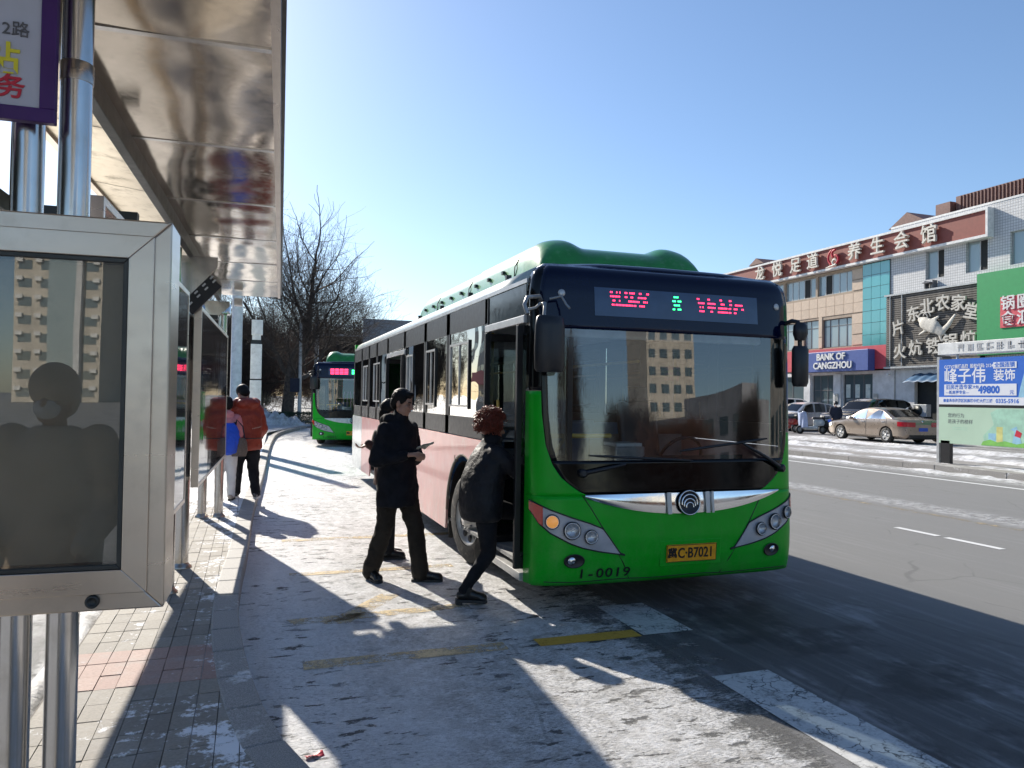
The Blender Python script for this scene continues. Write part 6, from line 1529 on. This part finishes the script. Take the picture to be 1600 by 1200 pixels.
BS = thing('dry_bush', 'yellowish dry bush behind the hedge left of the trunk', 'bush', (.4, 45.8, .1)); m = MB(); R = random.Random(8)
for k in range(700):
    a = R.uniform(0, 2*pi); q = R.uniform(0, .9); p = V((cos(a)*q*.4, sin(a)*q*.4, 0)); d = V((cos(a)*q*.6+R.gauss(0, .1), sin(a)*q*.6+R.gauss(0, .1), 1)).normalized(); m.tube([p, p+d*R.uniform(.6, 1.9)], [.008, .003], 3, False)
m.build('stems', mat('dry_stem', (.20, .17, .10), .9, var=.3), BS)
# cantilever road sign
GS = thing('road_sign', 'large grey backed road sign on a cantilever arm behind the bus', 'road sign', (4.2, 51.6, .0))
MB().tube([(0, 0, 0), (0, 0, 7.2)], [.16, .12], 12).build('sign_pole', M_['alu'], GS)
for z in (6.35, 5.75): MB().tube([(0, 0, z), (6.6, 0, z)], .055, 8).build('sign_arm', M_['grey_metal'], GS)
MB().box(3.0, 6.5, -.10, -.06, 5.0, 6.95).build('sign_plate', mat('sign_back_sheet', (.20, .21, .23), .5, .2), GS)
for x in (3.6, 4.7, 5.9): MB().box(x-.03, x+.03, -.05, .0, 5.0, 6.95).build('sign_batten', M_['alu'], GS)
GP = thing('utility_pole', 'slim pale pole right beside the trunk of the big tree', 'pole', (2.65, 43.2, .1)); MB().tube([(0, 0, 0), (0, 0, 5.6)], [.11, .08], 10).build('pole', M_['alu'], GP); MB().cbox((-.28, -.1, 2.15), (.5, .16, .75)).build('equipment_box', M_['darknavy'], GP, bevel=.02)
# low green barrier and the parked cars far along the left kerb
GB = thing('green_barrier', 'low green mesh barrier at the far end of the pavement', 'barrier', (-1.6, 50.5, .1), radians(70))
MB().box(-2.4, 2.4, -.02, .02, .15, .85).build('mesh_sheet', mat('green_mesh', (.02, .20, .13), .7), GB)
for x in (-2.4, 0, 2.4): MB().box(x-.04, x+.04, -.04, .04, 0, .95).build('barrier_post', M_['alu'], GB)
make_car('small white car far along the left side beyond the green barrier', (-5.4, 70, 0), radians(88), CROSS, M_['carwhite'], 'cars far along the left side')
make_car('dark car far along the left side beyond the green barrier', (-7.8, 66, 0), radians(92), SEDAN, M_['cargrey'], 'cars far along the left side')
# row of shops on the near side of the street (seen in the glass) and blocks behind the viewer
def block(name, label, x0, x1, y0, y1, h, wallm, floors, ncol, face, band=None):
    o = thing(name, label, 'building', ((x0+x1)/2, (y0+y1)/2, 0), 0, 'buildings along the near side'); a, b = (x1-x0)/2, (y1-y0)/2
    MB().box(-a, a, -b, b, 0, h).box(-a*.5, a*.5, -b*.5, b*.5, h, h+2).build('wall', wallm, o)
    fh = h/floors
    wm = MB().box(-.5, .5, -.5, .5, -.5, .5).mesh('window', [M_['winglass']])
    for f in range(floors):
        for c in range(ncol):
            t = -1+2*(c+.5)/ncol
            w = bpy.data.objects.new('window', wm); COL.objects.link(w); w.parent = o
            if face == 'x': w.location = (a+.01, t*b, fh*(f+.55)); w.scale = (.08, 2*b/ncol*.6, fh*.5)
            elif face == '-x': w.location = (-a-.01, t*b, fh*(f+.55)); w.scale = (.08, 2*b/ncol*.6, fh*.5)
            else: w.location = (t*a, (b if face == 'y' else -b)+(.01 if face == 'y' else -.01), fh*(f+.55)); w.scale = (2*a/ncol*.6, .08, fh*.5)
    if band: MB().box(a+.05, a+.6, -b, b, 3.2, 4.6).build('shop_sign', M_[band], o) if face == 'x' else None
    return o
M_['wallcream'] = mat('cream_render', (.55, .50, .42), .8, wear=((.4, .36, .3), .3), vs_=.5); M_['wallgrey'] = mat('grey_render', (.33, .33, .34), .8, vs_=.6)
block('shop_block', 'grey shop block behind the shelter with a blue sign band', -34, -22, 14, 44, 10, M_['wallgrey'], 3, 12, 'x', 'banknavy')
block('shop_block', 'cream shop block farther along behind the shelter with a red sign band', -35, -22, 46, 88, 12, M_['wallcream'], 4, 14, 'x', 'bankred')
tw = block('apartment_tower', 'white apartment tower down the street behind the viewer', -43, -31, -140, -126, 25, M_['wallcream'], 9, 4, 'y')
MB().box(-1.2, 2.6, 7.05, 7.6, 1, 24).build('stair_glazing', M_['winglass_pale'], tw); MB().box(2.6, 3.4, 7.0, 8.2, 0, 25).build('corner_wall', M_['wallwhite'], tw); MB().box(-6.5, 6.2, -7, 8.3, 25, 25.5).build('roof_slab', M_['wallwhite'], tw)
for f in range(8):
    for x in (-5.2, -2.6, 5.2): MB().cbox((x, 7.3, 2.2+2.78*f), (.9, .5, .6)).build('outdoor_unit', M_['white'], tw)
block('apartment_tower', 'cream apartment tower across the street behind the viewer', 84, 97, -152, -138, 37, M_['wallcream'], 9, 4, 'y')
block('shop_block', 'low grey block across the street behind the viewer', 36, 48, -58, -30, 5.5, M_['wallgrey'], 2, 8, '-x')
block('shop_block', 'cream block beside the green shop sign across the street', 34.3, 48, -18, 13.6, 8, M_['wallcream'], 2, 8, '-x')
for x, y, s, a, lb in ((23, -34, .8, .4, 'bare tree behind the viewer in front of the low grey block'), (27, -20, .7, 2.0, 'bare tree behind the viewer between the two blocks'), (12.5, -40, .9, 3.0, 'bare tree far behind the viewer beside the road')): dup(b1, (x, y, .1), a, lb, s)
dup(b1, (5.5, -16, .1), 1.2, 'bare tree on the kerb behind the viewer', .9); dup(b2, (20.5, -22, .1), 3.2, 'reddish tree on the far verge behind the viewer', .5); dup(b1, (-27, -44, .1), 4.4, 'bare tree on the left behind the viewer', .8)

ph = dup(FP, (-.97, .2, .13), radians(8), 'masked person in a pale brown coat behind the viewer, mirrored in the poster box glass')
M_['palebrown'] = mat('pale_brown_cloth', (.56, .45, .35), .8, bump=.4)
for o in ph.children:
    if o.name.split('.')[0] in ('jacket', 'helmet'): o.material_slots[0].link = 'OBJECT'; o.material_slots[0].material = M_['palebrown']

sc_ = MB().grid(lambda u, v: ((u-.5)*.09, (v-.5)*.03, .004+.008*sin(u*5+v*3)), 6, 3).build('paper_scrap', M_['redprint'], None, loc=(.33, 3.72, .006), solid=.001); sc_.rotation_euler = (0, 0, .3); tag(sc_, 'small red paper scrap lying on the snow beside the kerb', 'litter')
